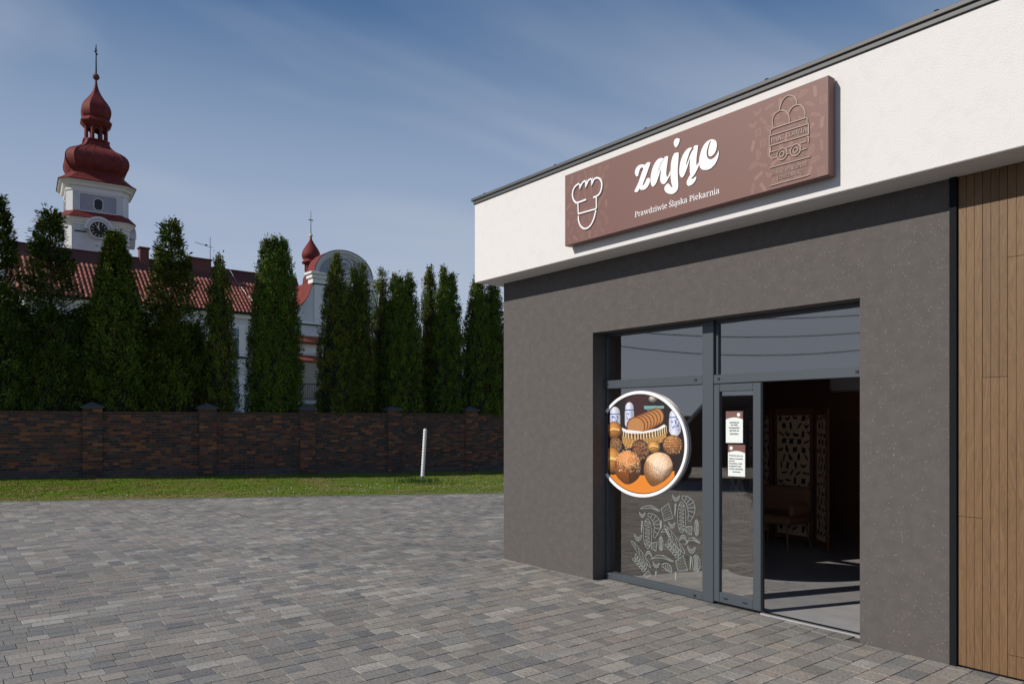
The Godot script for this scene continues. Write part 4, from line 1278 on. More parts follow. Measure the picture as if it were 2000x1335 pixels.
func window_dressing() -> void:
	# round picture sign, cut straight on the side by the jamb
	var s := thing("round_picture_sign", "round bread picture sign with thick white rim in the window", "sign", shop_at * move(Vector3(1.60, 0.90, -0.19)))
	var c := Vector2(0.50, 0.60)
	var rx := 0.64
	var ry := 0.567
	var cut := 0.004
	var arc := []
	var a0 := acos((cut - c.x) / rx)
	for k in 73:
		var an := -a0 + 2 * a0 * k / 72.0
		arc.append(an)
	var at := func(an: float, inset: float) -> Vector2: return Vector2(maxf(cut, c.x + (rx - inset) * cos(an)), c.y + (ry - inset) * sin(an))
	var face := G.new()
	var rim := G.new()
	var back := G.new()
	for k in 72:
		var p0: Vector2 = at.call(arc[k], 0.045)
		var p1: Vector2 = at.call(arc[k + 1], 0.045)
		var n0 := face.v.size()
		for p in [c, p0, p1]: face.pt(Vector3(p.x, p.y, -0.010), Vector3.BACK, Vector2(p.x / 1.22, 1.0 - p.y / 1.22))
		face.face3(n0, n0 + 1, n0 + 2)
		var prof := [[0.0, -0.033], [0.0, -0.004], [0.004, 0.0], [0.031, 0.0], [0.035, -0.004], [0.035, -0.02]]
		for j in prof.size() - 1:
			var q := []
			for e in [[arc[k], j], [arc[k + 1], j], [arc[k + 1], j + 1], [arc[k], j + 1]]:
				var p: Vector2 = at.call(e[0], prof[e[1]][0])
				q.append(Vector3(p.x, p.y, prof[e[1]][1]))
			rim.quad(q[0], q[1], q[2], q[3])
		var b0: Vector2 = at.call(arc[k], 0.034)
		var b1: Vector2 = at.call(arc[k + 1], 0.034)
		back.quad(Vector3(b0.x, b0.y, -0.014), Vector3(b1.x, b1.y, -0.014), Vector3(c.x, c.y, -0.014), Vector3(c.x, c.y, -0.014))
	# the straight side
	var c0: Vector2 = at.call(arc[72], 0.045)
	var c1: Vector2 = at.call(arc[0], 0.045)
	var n1 := face.v.size()
	for p in [c, c0, c1]: face.pt(Vector3(p.x, p.y, -0.010), Vector3.BACK, Vector2(p.x / 1.22, 1.0 - p.y / 1.22))
	face.face3(n1, n1 + 1, n1 + 2)
	back.quad(Vector3(c0.x, c0.y, -0.014), Vector3(c1.x, c1.y, -0.014), Vector3(c.x, c.y, -0.014), Vector3(c.x, c.y, -0.014))
	var pm := mat(Color.WHITE, 0.4)
	pm.albedo_texture = bread_print()
	part("bread_picture", face, pm, s)
	part("rim", rim, M.sign_white, s)
	part("backing", back, M.black, s)
	# white line drawing on the glass
	var pic := Pic.new(1.012, 0.95, 640.0, Color(0.62, 0.66, 0.66, 0.0))
	for k in GLASS_ART:
		for l in motif(k): pic.line(l, 0.0052, Color(0.62, 0.66, 0.66, 0.7))
	var am := mat(Color.WHITE, 0.8)
	am.albedo_texture = pic.tex()
	am.transparency = BaseMaterial3D.TRANSPARENCY_ALPHA
	var art := G.new()
	art.quad(Vector3(0, 0, 0), Vector3(1.008, 0, 0), Vector3(1.008, 0.95, 0), Vector3(0, 0.95, 0), Vector2(0, 0), Vector2(1.008 / 1.012, 1))
	var a := part(numbered("glass_line_drawing"), art, am, self, shop_at * move(Vector3(1.93, 0.068, -0.222)))
	tag(a, "pale line drawing of loaves and croissants on the window glass", "decal")
	# two notices on the door
	var notes := [["upper paper notice on the door glass with five short centred lines", 3.198, 1.54, 0.185, 0.298, ["ZAMÓWIENIA", "NA KAWĘ", "PRZYJMUJEMY", "JEDYNIE DO", "NIEDZIELI"], true], ["lower paper notice on the door glass with seven text lines", 3.222, 1.226, 0.185, 0.298, ["W okresie prac my", "całkiem normalnie", "planowo", "Od godziny 12.00", "W tygodniu dnia", "Sezonie sprzedaży", "Zapraszamy"], false]]
	for q in notes:
		var o := thing("paper_notice", q[0], "notice", shop_at * move(Vector3(q[1], q[2], -0.188)), "paper notices on the door")
		var p := G.new()
		p.quad(Vector3(0, 0, 0), Vector3(q[3], 0.003, 0), Vector3(q[3], q[4], 0), Vector3(0, q[4], 0))
		p.quad(Vector3(q[3], 0.003, -0.001), Vector3(0, 0, -0.001), Vector3(0, q[4], -0.001), Vector3(q[3], q[4], -0.001))
		part("sheet", p, M.paper, o)
		# printed photo band with a round badge, its lower edge an arch
		var band := G.new()
		var pl := PackedVector2Array([Vector2(0, q[4]), Vector2(0, q[4] - 0.075)])
		for k in 9: pl.append(Vector2(q[3] * k / 8.0, q[4] - 0.075 + 0.018 * sin(PI * k / 8.0)))
		pl.append(Vector2(q[3], q[4]))
		band.prism(pl, 0.0006, 0.001)
		part("photo_band", band, M.sign_brown, o)
		var badge := G.new()
		var bc := Vector2(0.14 if q[6] else 0.035, q[4] - 0.033)
		badge.prism(PackedVector2Array(ring(bc, 0.018, 0.018, 0.0, 14).slice(0, 14)), 0.0012, 0.0016)
		part("badge", badge, M.paper, o)
		var m: int = q[5].size()
		for k in m:
			var t: String = q[5][k]
			var wd := t.length() * (0.0105 if q[6] else 0.0088)
			var x: float = (q[3] - wd) / 2 if q[6] or k == m - 1 else 0.012
			words(o, "printed_line", t, "Droid Sans", true, Vector3(x, q[4] - 0.112 - k * (0.027 if q[6] else 0.025), 0.0012), wd, M.ink, 0.0004)

# ---------- church ----------
func church() -> void:
	var s := thing("parish_house", "long white church building with red pantiled roof and curved gable", "building", nave_at)
	var g := G.new()
	g.box(Vector3(-10.5, -0.2, -7.0), Vector3(4.0, 8.3, -0.3))
	part("wall", g, M.stucco, s)
	var ev := G.new()
	ev.cbox(Vector3(-10.7, 8.02, -0.32), Vector3(4.0, 8.22, -0.12), 0.02); ev.cbox(Vector3(-10.7, 8.22, -0.32), Vector3(4.0, 8.32, 0.02), 0.02)
	part("eaves_cornice", ev, M.stucco_white, s)
	var gut := G.new()
	gut.tube(Vector3(-10.8, 8.31, 0.09), Vector3(4.0, 8.31, 0.09), 0.075, 0.075)
	part("gutter", gut, M.iron, s)
	var bd := G.new()
	bd.cbox(Vector3(-10.5, 5.02, -0.31), Vector3(4.0, 5.2, -0.2), 0.02); bd.cbox(Vector3(-10.5, 4.62, -0.31), Vector3(4.0, 4.72, -0.24), 0.02)
	part("string_course", bd, M.stucco_white, s)
	# windows in two storeys
	for k in 5:
		var x := 0.1 - k * 2.75
		for row in 2:
			var y0 := 5.78 if row == 0 else 2.2
			var y1 := 7.38 if row == 0 else 4.15
			var w := Node3D.new()
			w.name = "window"
			s.add_child(w, true)
			w.position = Vector3(x, 0, -0.3)
			var fr := G.new()
			fr.cbox(Vector3(-0.86, y0 - 0.1, 0), Vector3(-0.5, y1 + 0.3, 0.07), 0.01); fr.cbox(Vector3(0.5, y0 - 0.1, 0), Vector3(0.86, y1 + 0.3, 0.07), 0.01)
			fr.cbox(Vector3(-0.5, y1, 0), Vector3(0.5, y1 + 0.3, 0.07), 0.01)
			part("frame", fr, M.stucco_white, w)
			var mu := G.new()
			mu.box(Vector3(-0.03, y0, 0), Vector3(0.03, y1, 0.045)); mu.box(Vector3(-0.5, (y0 + y1) / 2 + 0.25, 0), Vector3(0.5, (y0 + y1) / 2 + 0.31, 0.043))
			part("glazing_bars", mu, M.sign_white, w)
			var pn := G.new()
			pn.quad(Vector3(-0.5, y0, 0.02), Vector3(0.5, y0, 0.02), Vector3(0.5, y1, 0.02), Vector3(-0.5, y1, 0.02))
			part("pane", pn, M.church_glass, w)
			var sl := G.new()
			sl.cbox(Vector3(-0.95, y0 - 0.2, 0), Vector3(0.95, y0 - 0.1, 0.16), 0.01)
			part("sill", sl, M.iron if row == 0 else M.stucco_white, w)
	# pantiles: a rounded roll and a hollow in each column, courses overlapping
	var r := RandomNumberGenerator.new()
	r.seed = 500
	var t := G.new()
	var e0 := Vector3(0, 8.36, 0.16)
	var e1 := Vector3(0, 10.62, -2.45)
	var up := (e1 - e0)
	var nn := Vector3(0, 2.61, 2.26).normalized()
	var courses := 9
	var wd := 0.235
	for i in int(14.9 / wd):
		var x := -10.85 + i * wd
		for j in courses:
			var a := e0 + up * (j - 0.12) / courses + nn * 0.03
			var b := e0 + up * (j + 1.0) / courses
			var k := r.randf_range(0.78, 1.2)
			t.col = Color(0.265 * k, 0.080 * k * r.randf_range(0.9, 1.15), 0.054 * k)
			var sec := [[0.0, 0.0], [0.035, 0.06], [0.085, 0.085], [0.135, 0.06], [0.165, 0.0], [0.2, -0.02], [0.235, 0.0]]
			for q in sec.size() - 1:
				var p = sec[q]
				var p2 = sec[q + 1]
				t.quad(Vector3(x + p[0], 0, 0) + a + nn * p[1], Vector3(x + p2[0], 0, 0) + a + nn * p2[1], Vector3(x + p2[0], 0, 0) + b + nn * p2[1], Vector3(x + p[0], 0, 0) + b + nn * p[1])
	var roof := G.new()
	roof.quad(Vector3(-10.85, 8.33, 0.15), Vector3(4.0, 8.33, 0.15), Vector3(4.0, 10.58, -2.45), Vector3(-10.85, 10.58, -2.45))
	roof.tri(Vector3(-10.85, 8.33, -7.0), Vector3(-10.85, 8.33, 0.15), Vector3(-10.85, 11.4, -3.2))
	roof.quad(Vector3(5.5, 8.3, -7.2), Vector3(-10.85, 8.3, -7.2), Vector3(-10.85, 11.46, -3.1), Vector3(5.5, 11.46, -3.1))
	var rf := part("roof", roof, M.red_dark, s)
	part("roof_tiles", t, M.tile, rf).set_meta("kind", "stuff")
	var band := G.new()
	band.quad(Vector3(-10.85, 10.56, -2.5), Vector3(5.6, 10.56, -2.5), Vector3(5.6, 11.46, -3.05), Vector3(-10.85, 11.46, -3.05))
	band.cbox(Vector3(-10.85, 11.44, -3.2), Vector3(5.6, 11.53, -3.0), 0.02)
	part("upper_roof_band", band, M.red_dark, rf)
	# chimneys
	for q in [[-4.36, -3.86, 12.05], [-1.65, -0.2, 11.86]]:
		var c := Node3D.new()
		c.name = "chimney"
		s.add_child(c, true)
		bx(c, "shaft", M.chimney, Vector3(q[0], 11.0, -3.3), Vector3(q[1], q[2], -2.85), 0.01)
		bx(c, "crown", M.red_dark, Vector3(q[0] - 0.06, q[2], -3.36), Vector3(q[1] + 0.06, q[2] + 0.1, -2.79), 0.01)
	# gable front
	var gb := Node3D.new()
	gb.name = "gable"
	s.add_child(gb)
	gb.position = Vector3(6.45, 0, 2.0)
	var gable_at: Vector3 = gb.position
	var pl := PackedVector2Array([Vector2(-3.6, -0.2), Vector2(4.2, -0.2), Vector2(4.2, 7.9)])
	for p in smooth_line([Vector2(4.2, 7.9), Vector2(3.2, 8.5), Vector2(2.45, 9.4), Vector2(2.1, 10.4)], 4): pl.append(p)
	for p in smooth_line([Vector2(-2.1, 10.4), Vector2(-2.45, 9.4), Vector2(-3.0, 8.75), Vector2(-3.6, 8.3)], 4): pl.append(p)
	var w := G.new()
	w.prism(pl, -0.5, 0.0)
	w.box(Vector3(-3.6, -0.2, -5.0), Vector3(4.2, 7.9, -0.5))
	part("wall", w, M.stucco, gb)
	for sd in [[Vector2(-2.1, 10.4), Vector2(-2.45, 9.4), Vector2(-3.0, 8.75), Vector2(-3.7, 8.25)], [Vector2(4.3, 7.85), Vector2(3.2, 8.5), Vector2(2.45, 9.4), Vector2(2.1, 10.4)]]:
		var sc := G.new()    # red sheets that cover a curved shoulder
		var ln := smooth_line(sd, 4)
		for k in ln.size() - 1:
			var a: Vector2 = ln[k]
			var b: Vector2 = ln[k + 1]
			sc.quad(Vector3(b.x, b.y + 0.04, 0.06), Vector3(a.x, a.y + 0.04, 0.06), Vector3(a.x, a.y + 0.04, -2.4), Vector3(b.x, b.y + 0.04, -2.4))
			sc.quad(Vector3(b.x, b.y - 0.02, 0.06), Vector3(a.x, a.y - 0.02, 0.06), Vector3(a.x, a.y + 0.04, 0.06), Vector3(b.x, b.y + 0.04, 0.06))
		part("shoulder_roof", sc, M.red_sheet, gb)
	var body := G.new()
	body.quad(Vector3(-3.6, 8.2, -5), Vector3(-3.6, 8.2, -0.5), Vector3(0, 10.9, -0.5), Vector3(0, 10.9, -5)); body.quad(Vector3(4.2, 7.9, -0.5), Vector3(4.2, 7.9, -5), Vector3(0, 10.9, -5), Vector3(0, 10.9, -0.5))
	part("roof_behind", body, M.red_sheet, gb)
	# pilasters, cornice, round pediment
	for x in [-2.0, 1.35]:
		bx(gb, "pilaster", M.stucco_white, Vector3(x, 7.9, 0), Vector3(x + 0.65, 10.25, 0.1), 0.015)
	bx(gb, "panel", M.stucco_grey, Vector3(-1.25, 8.1, 0), Vector3(1.25, 10.1, 0.03), 0.01)
	bx(gb, "frieze", M.iron, Vector3(-2.14, 10.26, -0.5), Vector3(2.14, 10.32, 0.12), 0.005)
	bx(gb, "cornice", M.stucco_white, Vector3(-2.14, 10.32, -0.55), Vector3(2.14, 10.62, 0.14), 0.02)
	bx(gb, "cornice", M.stucco_white, Vector3(-2.24, 10.62, -0.6), Vector3(2.24, 10.86, 0.24), 0.03)
	bx(gb, "cornice", M.stucco_white, Vector3(-2.34, 10.86, -0.65), Vector3(2.34, 11.02, 0.34), 0.03)
	var ped := G.new()
	var arch := G.new()
	var lid := G.new()
	var inner := PackedVector2Array()
	for k in 25:
		var an := PI * k / 24.0
		inner.append(Vector2(1.98 * cos(an), 11.02 + 1.55 * sin(an)))
	ped.prism(inner, -0.6, 0.0)
	part("pediment", ped, M.stucco_grey, gb)
	for k in 24:
		var a0 := PI * k / 24.0
		var a1 := PI * (k + 1) / 24.0
		var e := func(an: float, gr: float, z: float) -> Vector3: return Vector3((1.98 + gr) * cos(an), 11.02 + (1.55 + gr) * sin(an), z)
		for st in [[-0.30, -0.14, 0.08], [-0.14, 0.06, 0.20]]:
			arch.quad(e.call(a1, st[0], st[2]), e.call(a0, st[0], st[2]), e.call(a0, st[1], st[2]), e.call(a1, st[1], st[2]))
			arch.quad(e.call(a0, st[0], 0), e.call(a0, st[0], st[2]), e.call(a1, st[0], st[2]), e.call(a1, st[0], 0))
			arch.quad(e.call(a0, st[1], st[2]), e.call(a0, st[1], 0.0), e.call(a1, st[1], 0.0), e.call(a1, st[1], st[2]))
		lid.quad(e.call(a0, 0.07, 0.24), e.call(a0, 0.07, -0.9), e.call(a1, 0.07, -0.9), e.call(a1, 0.07, 0.24))
		lid.quad(e.call(a1, 0.04, 0.24), e.call(a0, 0.04, 0.24), e.call(a0, 0.075, 0.24), e.call(a1, 0.075, 0.24))
	part("arch_moulding", arch, M.stucco, gb)
	part("arch_roof", lid, M.red_sheet, gb)
	var ros := G.new()
	for rr in [0.62, 0.36]:
		var cs := ring(Vector2(0.1, 11.6), rr, rr, 0.0, 24)
		ros.ribbon(cs, 0.1, 0, 0.05)
	part("rosette", ros, M.stucco, gb)
	bx(gb, "string_course", M.iron, Vector3(-3.62, 7.68, 0), Vector3(4.22, 7.74, 0.12), 0.005)
	bx(gb, "string_course", M.stucco_white, Vector3(-3.62, 7.74, 0), Vector3(4.22, 7.9, 0.1), 0.01)
	for st in [[6.62, 0.55, 7.0], [5.45, 0.75, 5.8]]:
		var lg := G.new()
		lg.quad(Vector3(-3.7, st[0], st[1]), Vector3(4.2, st[0], st[1]), Vector3(4.2, st[2], 0.0), Vector3(-3.7, st[2], 0.0))
		lg.quad(Vector3(-3.7, st[0] - 0.1, st[1]), Vector3(4.2, st[0] - 0.1, st[1]), Vector3(4.2, st[0], st[1]), Vector3(-3.7, st[0], st[1]))
		lg.quad(Vector3(-3.7, st[0] - 0.1, 0.0), Vector3(4.2, st[0] - 0.1, 0.0), Vector3(4.2, st[0] - 0.1, st[1]), Vector3(-3.7, st[0] - 0.1, st[1]))
		var q := part("tiled_ledge", lg, M.ledge, gb)
	bx(gb, "porch_wall", M.beige, Vector3(-3.6, -0.2, 0.0), Vector3(4.2, 5.34, 0.6), 0.02)
	bx(gb, "ledge_band", M.stucco_white, Vector3(-3.65, 5.9, 0.0), Vector3(4.2, 6.5, 0.05), 0.01)
	# balcony with railing
	bx(gb, "balcony_slab", M.stucco_grey, Vector3(-3.6, 2.75, 0.6), Vector3(1.0, 2.95, 1.6), 0.02)
	var rail := Node3D.new()
	rail.name = "balcony_railing"
	s.add_child(rail)
	rail.position = gable_at
	bx(rail, "handrail", M.iron, Vector3(-3.6, 3.92, 1.5), Vector3(1.0, 3.97, 1.56), 0.005)
	bx(rail, "handrail", M.iron, Vector3(-3.6, 3.05, 1.5), Vector3(1.0, 3.09, 1.56), 0.005)
	for k in 32:
		bx(rail, "baluster", M.iron, Vector3(-3.58 + k * 0.145, 3.09, 1.51), Vector3(-3.555 + k * 0.145, 3.92, 1.545), 0.0)
	# pinnacle behind the right shoulder, lit from the left
	bx(gb, "side_pinnacle", M.stucco_white, Vector3(2.9, 8.6, -2.4), Vector3(3.6, 10.9, -1.8), 0.02)
	bx(gb, "pinnacle_roof", M.red_sheet, Vector3(2.8, 10.9, -2.5), Vector3(3.7, 11.25, -1.7), 0.02)
	# ridge turret
	var tr := Node3D.new()
	tr.name = "ridge_turret"
	s.add_child(tr)
	tr.position = Vector3(6.6, 0, -3.0)
	var px := 51.5 / 1450.0
	var hh := func(y: float) -> float: return 1.75 + (821.0 - y) * px
	var lower := G.new()
	lower.lathe([[0.62, 10.9], [0.58, hh.call(545)], [0.40, hh.call(536)], [0.40, hh.call(530)]], 8)
	part("base", lower, M.red_sheet, tr)
	for k in 8:
		var an := TAU * (k + 0.5) / 8
		var c := G.new()
		c.tube(Vector3(cos(an) * 0.36, hh.call(531), sin(an) * 0.36), Vector3(cos(an) * 0.36, hh.call(516), sin(an) * 0.36), 0.07, 0.07, 6)
		part("post", c, M.red_sheet, tr)
	var up2 := G.new()
	up2.lathe([[0.0, hh.call(520)], [0.44, hh.call(519)], [0.46, hh.call(516)], [0.66, hh.call(514)], [0.60, hh.call(511)], [0.46, hh.call(508)], [0.55, hh.call(506)], [0.64, hh.call(502)], [0.665, hh.call(497.5)], [0.62, hh.call(492)], [0.50, hh.call(486)], [0.36, hh.call(480)], [0.22, hh.call(474)], [0.10, hh.call(468)], [0.06, hh.call(462)], [0.05, hh.call(458)]], 8)
	part("onion_dome", up2, M.red_sheet, tr)
	var bl := G.new()
	bl.lathe([[0.0, hh.call(463.0)], [0.1, hh.call(462.0)], [0.13, hh.call(459.5)], [0.1, hh.call(456.5)], [0.0, hh.call(455.5)]], 10)
	part("ball", bl, M.gilt, tr)
	var cr := G.new()
	cr.tube(Vector3(0, hh.call(456), 0), Vector3(0, hh.call(411), 0), 0.03, 0.012, 6)
	cr.box(Vector3(-0.17, hh.call(430), -0.02), Vector3(0.17, hh.call(428.4), 0.02))
	part("cross", cr, M.iron, tr)
	# aerial on the flat chimney
	var an := thing("roof_aerial", "thin roof aerial with side rods on the flat chimney", "aerial", nave_at * move(Vector3(-0.22, 11.96, -3.0)))
	var m := G.new()
	m.tube(Vector3.ZERO, Vector3(0, 1.45, 0), 0.02, 0.014, 6)
	part("mast", m, M.iron, an)
	var bm := G.new()
	bm.tube(Vector3(-0.95, 0.95, 0.1), Vector3(0.15, 0.78, 0), 0.012, 0.012, 5)
	part("boom", bm, M.iron, an)
	for k in 6:
		var e := G.new()
		var c := Vector3(-0.9, 0.94, 0.1).lerp(Vector3(0.05, 0.79, 0), k / 5.0)
		e.tube(c + Vector3(0.02, 0, 0.22), c - Vector3(0.02, 0, 0.22), 0.007, 0.007, 4)
		part("rod", e, M.iron, an)
	bx(an, "junction_box", M.iron, Vector3(-0.33, 0.83, 0.0), Vector3(-0.2, 0.93, 0.08), 0.01)
	# lightning rod wire down the tiles
	var wire := G.new()
	wire.tube(Vector3(1.0, 11.5, -2.95), Vector3(1.18, 10.7, -2.4), 0.012, 0.012, 4)
	wire.tube(Vector3(1.18, 10.7, -2.4), Vector3(1.9, 8.42, 0.2), 0.012, 0.012, 4)
	part("lightning_wire", wire, M.steel, s)

func tower() -> void:
	var px := 52.0 / 1450.0
	var hh := func(y: float) -> float: return 1.75 + (821.0 - y) * px
	var s := thing("clock_tower", "white church tower with clock and stacked dark red onion domes", "tower", Transform3D(Basis(Vector3(0.834, 0, -0.552), Vector3.UP, Vector3(0.552, 0, 0.834)), Vector3(-813.0 / 1450 * 52.0, 0, -52.0)))
	var k := 0.747
	var wide := 0.865
	var P := func(list: Array) -> Array: return list.map(func(q): return [q[0] * px * wide, hh.call(q[1])])
	var front := 52.0 - 0.834 * 60.0 * px * wide    # distance of the face turned to the yard
	var hf := func(y: float) -> float: return 1.75 + (821.0 - y) * front / 1450.0
	var F := func(list: Array) -> Array: return list.map(func(q): return [q[0] * px * wide, 1.75 + (821.0 - q[1]) * (52.0 - 0.834 * q[0] * px * wide) / 1450.0])
	var low := G.new()
	low.octo(F.call([[62.5, 871], [62.5, 440]]), k, true)
	part("lower_storey", low, M.stucco, s)
	var c2 := G.new()
	c2.octo(F.call([[62.5, 443], [65, 441], [65, 438.5], [68, 436], [70.5, 431], [74, 430], [74, 427], [60, 427]]), k, true)
	part("lower_cornice", c2, M.stucco_white, s)
	var sk := G.new()
	sk.octo(F.call([[74.8, 428], [75, 426.6], [68, 421], [60.5, 415]]), k, true)
	part("skirt_roof", sk, M.red_sheet, s)
	var upr := G.new()
	upr.octo(F.call([[60, 428], [60, 368]]), k, true)
	part("upper_storey", upr, M.stucco, s)
	var c1 := G.new()
	c1.octo(F.call([[60, 379], [62, 377], [62, 374], [60.8, 373.5], [60.8, 368], [66, 366], [69, 360], [73.5, 357.5], [74, 353.5], [60, 353.5]]), k, true)
	part("upper_cornice", c1, M.stucco_white, s)
	var lip := G.new()
	lip.octo(F.call([[75.5, 355], [75.8, 353.3], [68, 350], [60, 345], [54, 341]]), k, true)
	part("dome_skirt", lip, M.red_sheet, s)
	var slim := func(list: Array) -> Array: return P.call(list).map(func(q): return [q[0] * 0.955, q[1]])
	var dome := G.new()
	dome.octo(slim.call([[50, 357], [50, 349], [54, 345.5], [57.5, 341.5], [61, 337], [63.8, 331], [64.8, 325], [64, 319], [61, 313], [55.5, 307.5], [47, 302.5], [39, 298.5], [32.5, 294], [28, 289], [25.5, 284], [24.5, 280]]), k)
	part("onion_dome", dome, M.red_sheet, s)
	# standing seams of the sheets
	var seams := G.new()
	var dp: Array = slim.call([[54, 345.5], [61, 337], [63.8, 331], [64.8, 325], [64, 319], [61, 313], [55.5, 307.5], [47, 302.5], [39, 298.5], [32.5, 294], [28, 289], [25.5, 284], [24.5, 280]])
	for q in 4:
		var turn := Basis(Vector3.UP, PI / 2 * q)
		for e in [-0.747, -0.45, -0.15, 0.15, 0.45, 0.747]:
			for j in dp.size() - 1:
				seams.tube(turn * Vector3(dp[j][0] * e, dp[j][1], dp[j][0]), turn * Vector3(dp[j + 1][0] * e, dp[j + 1][1], dp[j + 1][0]), 0.03 if absf(e) > 0.7 else 0.014, 0.03 if absf(e) > 0.7 else 0.014, 5, false)
	part("dome_seams", seams, M.red_sheet, s).set_meta("kind", "stuff")
	var led := G.new()
	led.octo(P.call([[23, 281], [26.5, 280], [26.5, 277.5], [21, 277]]), 0.56, true)
	part("lantern_ledge", led, M.red_sheet, s)
	var ring_pts := []
	for q in 8: ring_pts.append(Vector3(cos(TAU * (q + 0.5) / 8), 0, sin(TAU * (q + 0.5) / 8)) * 19.5 * px * 0.93)
	for q in 8:
		var c := G.new()
		c.tube(ring_pts[q] + Vector3.UP * hh.call(278), ring_pts[q] + Vector3.UP * hh.call(248), 0.115, 0.10, 8)
		part("lantern_post", c, M.red_sheet, s)
		# arch between two posts
		var ar := G.new()
		var a: Vector3 = ring_pts[q]
		var b: Vector3 = ring_pts[(q + 1) % 8]
		for j in 6:
			var t0 := j / 6.0
			var t1 := (j + 1) / 6.0
			var y0: float = hh.call(260.0 - 5.0 * sin(PI * t0))
			var y1: float = hh.call(260.0 - 5.0 * sin(PI * t1))
			var yt: float = hh.call(248)
			var p0 := a.lerp(b, t0)
			var p1 := a.lerp(b, t1)
			ar.quad(Vector3(p1.x, y1, p1.z), Vector3(p0.x, y0, p0.z), Vector3(p0.x, yt, p0.z), Vector3(p1.x, yt, p1.z))
			ar.quad(Vector3(p0.x * 0.85, y0, p0.z * 0.85), Vector3(p1.x * 0.85, y1, p1.z * 0.85), Vector3(p1.x * 0.85, yt, p1.z * 0.85), Vector3(p0.x * 0.85, yt, p0.z * 0.85))
			ar.quad(Vector3(p0.x, y0, p0.z), Vector3(p1.x, y1, p1.z), Vector3(p1.x * 0.85, y1, p1.z * 0.85), Vector3(p0.x * 0.85, y0, p0.z * 0.85))
		part("lantern_arch", ar, M.red_sheet, s)
	var d2 := G.new()
	d2.octo(P.call([[0, 252], [23, 251], [26, 248], [30.5, 243], [30.8, 241], [28, 237.5], [24, 234]]), 0.52, true)
	part("lantern_roof", d2, M.red_sheet, s)
	var d3 := G.new()
	d3.octo(P.call([[22, 236], [25.5, 233], [28.3, 228], [29.6, 222], [29, 215], [26.5, 208.5], [21.5, 201], [15.5, 193.5], [10.5, 186], [6.5, 178.5], [3.8, 170], [2.3, 162], [1.9, 155]]), 0.5)
	part("small_onion_dome", d3, M.red_sheet, s)
	var ball := G.new()
	ball.lathe(P.call([[0, 156.5], [4.5, 155], [6.5, 152.5], [7.2, 150], [6.5, 147.5], [4.5, 145], [0, 143.6]]), 12)
	part("ball", ball, M.chimney, s)
	var cr := G.new()
	cr.tube(Vector3.UP * hh.call(144), Vector3.UP * hh.call(87), 0.06, 0.03, 6)
	cr.box(Vector3(-0.3, hh.call(104), -0.035), Vector3(0.3, hh.call(101.6), 0.035))
	cr.box(Vector3(-0.16, hh.call(97), -0.033), Vector3(0.16, hh.call(95.4), 0.033))
	part("cross", cr, M.iron, s, Transform3D(Basis(Vector3.UP, 1.25), Vector3.ZERO))
	# window of the upper storey, on each wide face
	var pz := 60 * px * wide
	for q in 4:
		var turn := Transform3D(Basis(Vector3.UP, PI / 2 * q), Vector3.ZERO)
		var fld := G.new()
		fld.ribbon([Vector2(-1.12, hf.call(415)), Vector2(1.12, hf.call(415)), Vector2(1.12, hf.call(381)), Vector2(-1.12, hf.call(381)), Vector2(-1.12, hf.call(415))], 0.05, pz, pz + 0.05)
		part("wall_panel_moulding", fld, M.stucco_white, s, turn)
		var pn := G.new()
		pn.quad(Vector3(-1.09, hf.call(414.5), pz + 0.012), Vector3(1.09, hf.call(414.5), pz + 0.012), Vector3(1.09, hf.call(381.5), pz + 0.012), Vector3(-1.09, hf.call(381.5), pz + 0.012))
		part("wall_panel", pn, M.stucco_grey, s, turn)
		var win := Node3D.new()
		win.name = "window"
		s.add_child(win, true)
		win.transform = turn
		var pl := PackedVector2Array()
		for e in 13:
			var an := PI * e / 12
			pl.append(Vector2(0.27 * cos(an), hf.call(394) + 0.2 * sin(an)))
		pl.append_array(PackedVector2Array([Vector2(-0.27, hf.call(406)), Vector2(-0.17, hf.call(411)), Vector2(0.17, hf.call(411)), Vector2(0.27, hf.call(406))]))
		var op := G.new()
		op.prism(pl, pz, pz + 0.03)
		part("opening", op, M.black, win)
		var fr := G.new()
		var lp := []
		for e in pl: lp.append(e)
		lp.append(pl[0])
		fr.ribbon(lp, 0.045, pz, pz + 0.06)
		part("frame", fr, M.stucco_white, win)
		# corner pilasters on the narrow faces
		var pil := Transform3D(Basis(Vector3.UP, PI / 2 * q + PI / 4), Vector3.ZERO)
		var zc := 60.0 * px * wide * (1 + k) / sqrt(2.0)
		for st in [[428.0, 383.0, 1.0]]:
			bx(s, "pilaster", M.stucco_white, Vector3(-0.25, hf.call(418), zc * 0.99), Vector3(0.25, hf.call(377), zc + 0.06), 0.02).transform = pil
			bx(s, "pilaster_capital", M.stucco_white, Vector3(-0.3, hf.call(377), zc * 0.99), Vector3(0.3, hf.call(373), zc + 0.11), 0.02).transform = pil
		var zl := 62.5 * px * wide * (1 + k) / sqrt(2.0)
		bx(s, "pilaster", M.stucco_white, Vector3(-0.27, -0.1, zl * 0.99), Vector3(0.27, hf.call(446), zl + 0.07), 0.02).transform = pil
		# clock on the lower storey under a round hood
		var ck := Node3D.new()
		ck.name = "clock"
		s.add_child(ck, true)
		var fz := 62.5 * px * wide
		var cc: float = hf.call(451.5)
		ck.transform = turn
		var hood := G.new()
		var ro := 24.0 * px
		var hp := PackedVector2Array()
		for e in 21: hp.append(Vector2(ro * cos(PI * e / 20), cc + ro * sin(PI * e / 20)))
		hood.prism(hp, fz, fz + 0.42)
		part("hood", hood, M.stucco, ck)
		var hl := G.new()
		hl.ribbon(ring(Vector2(0, cc), ro - 0.05, ro - 0.05, 0.0, 32).slice(0, 17), 0.12, fz + 0.42, fz + 0.5)
		part("hood_moulding", hl, M.stucco_white, ck)
		var rim := G.new()
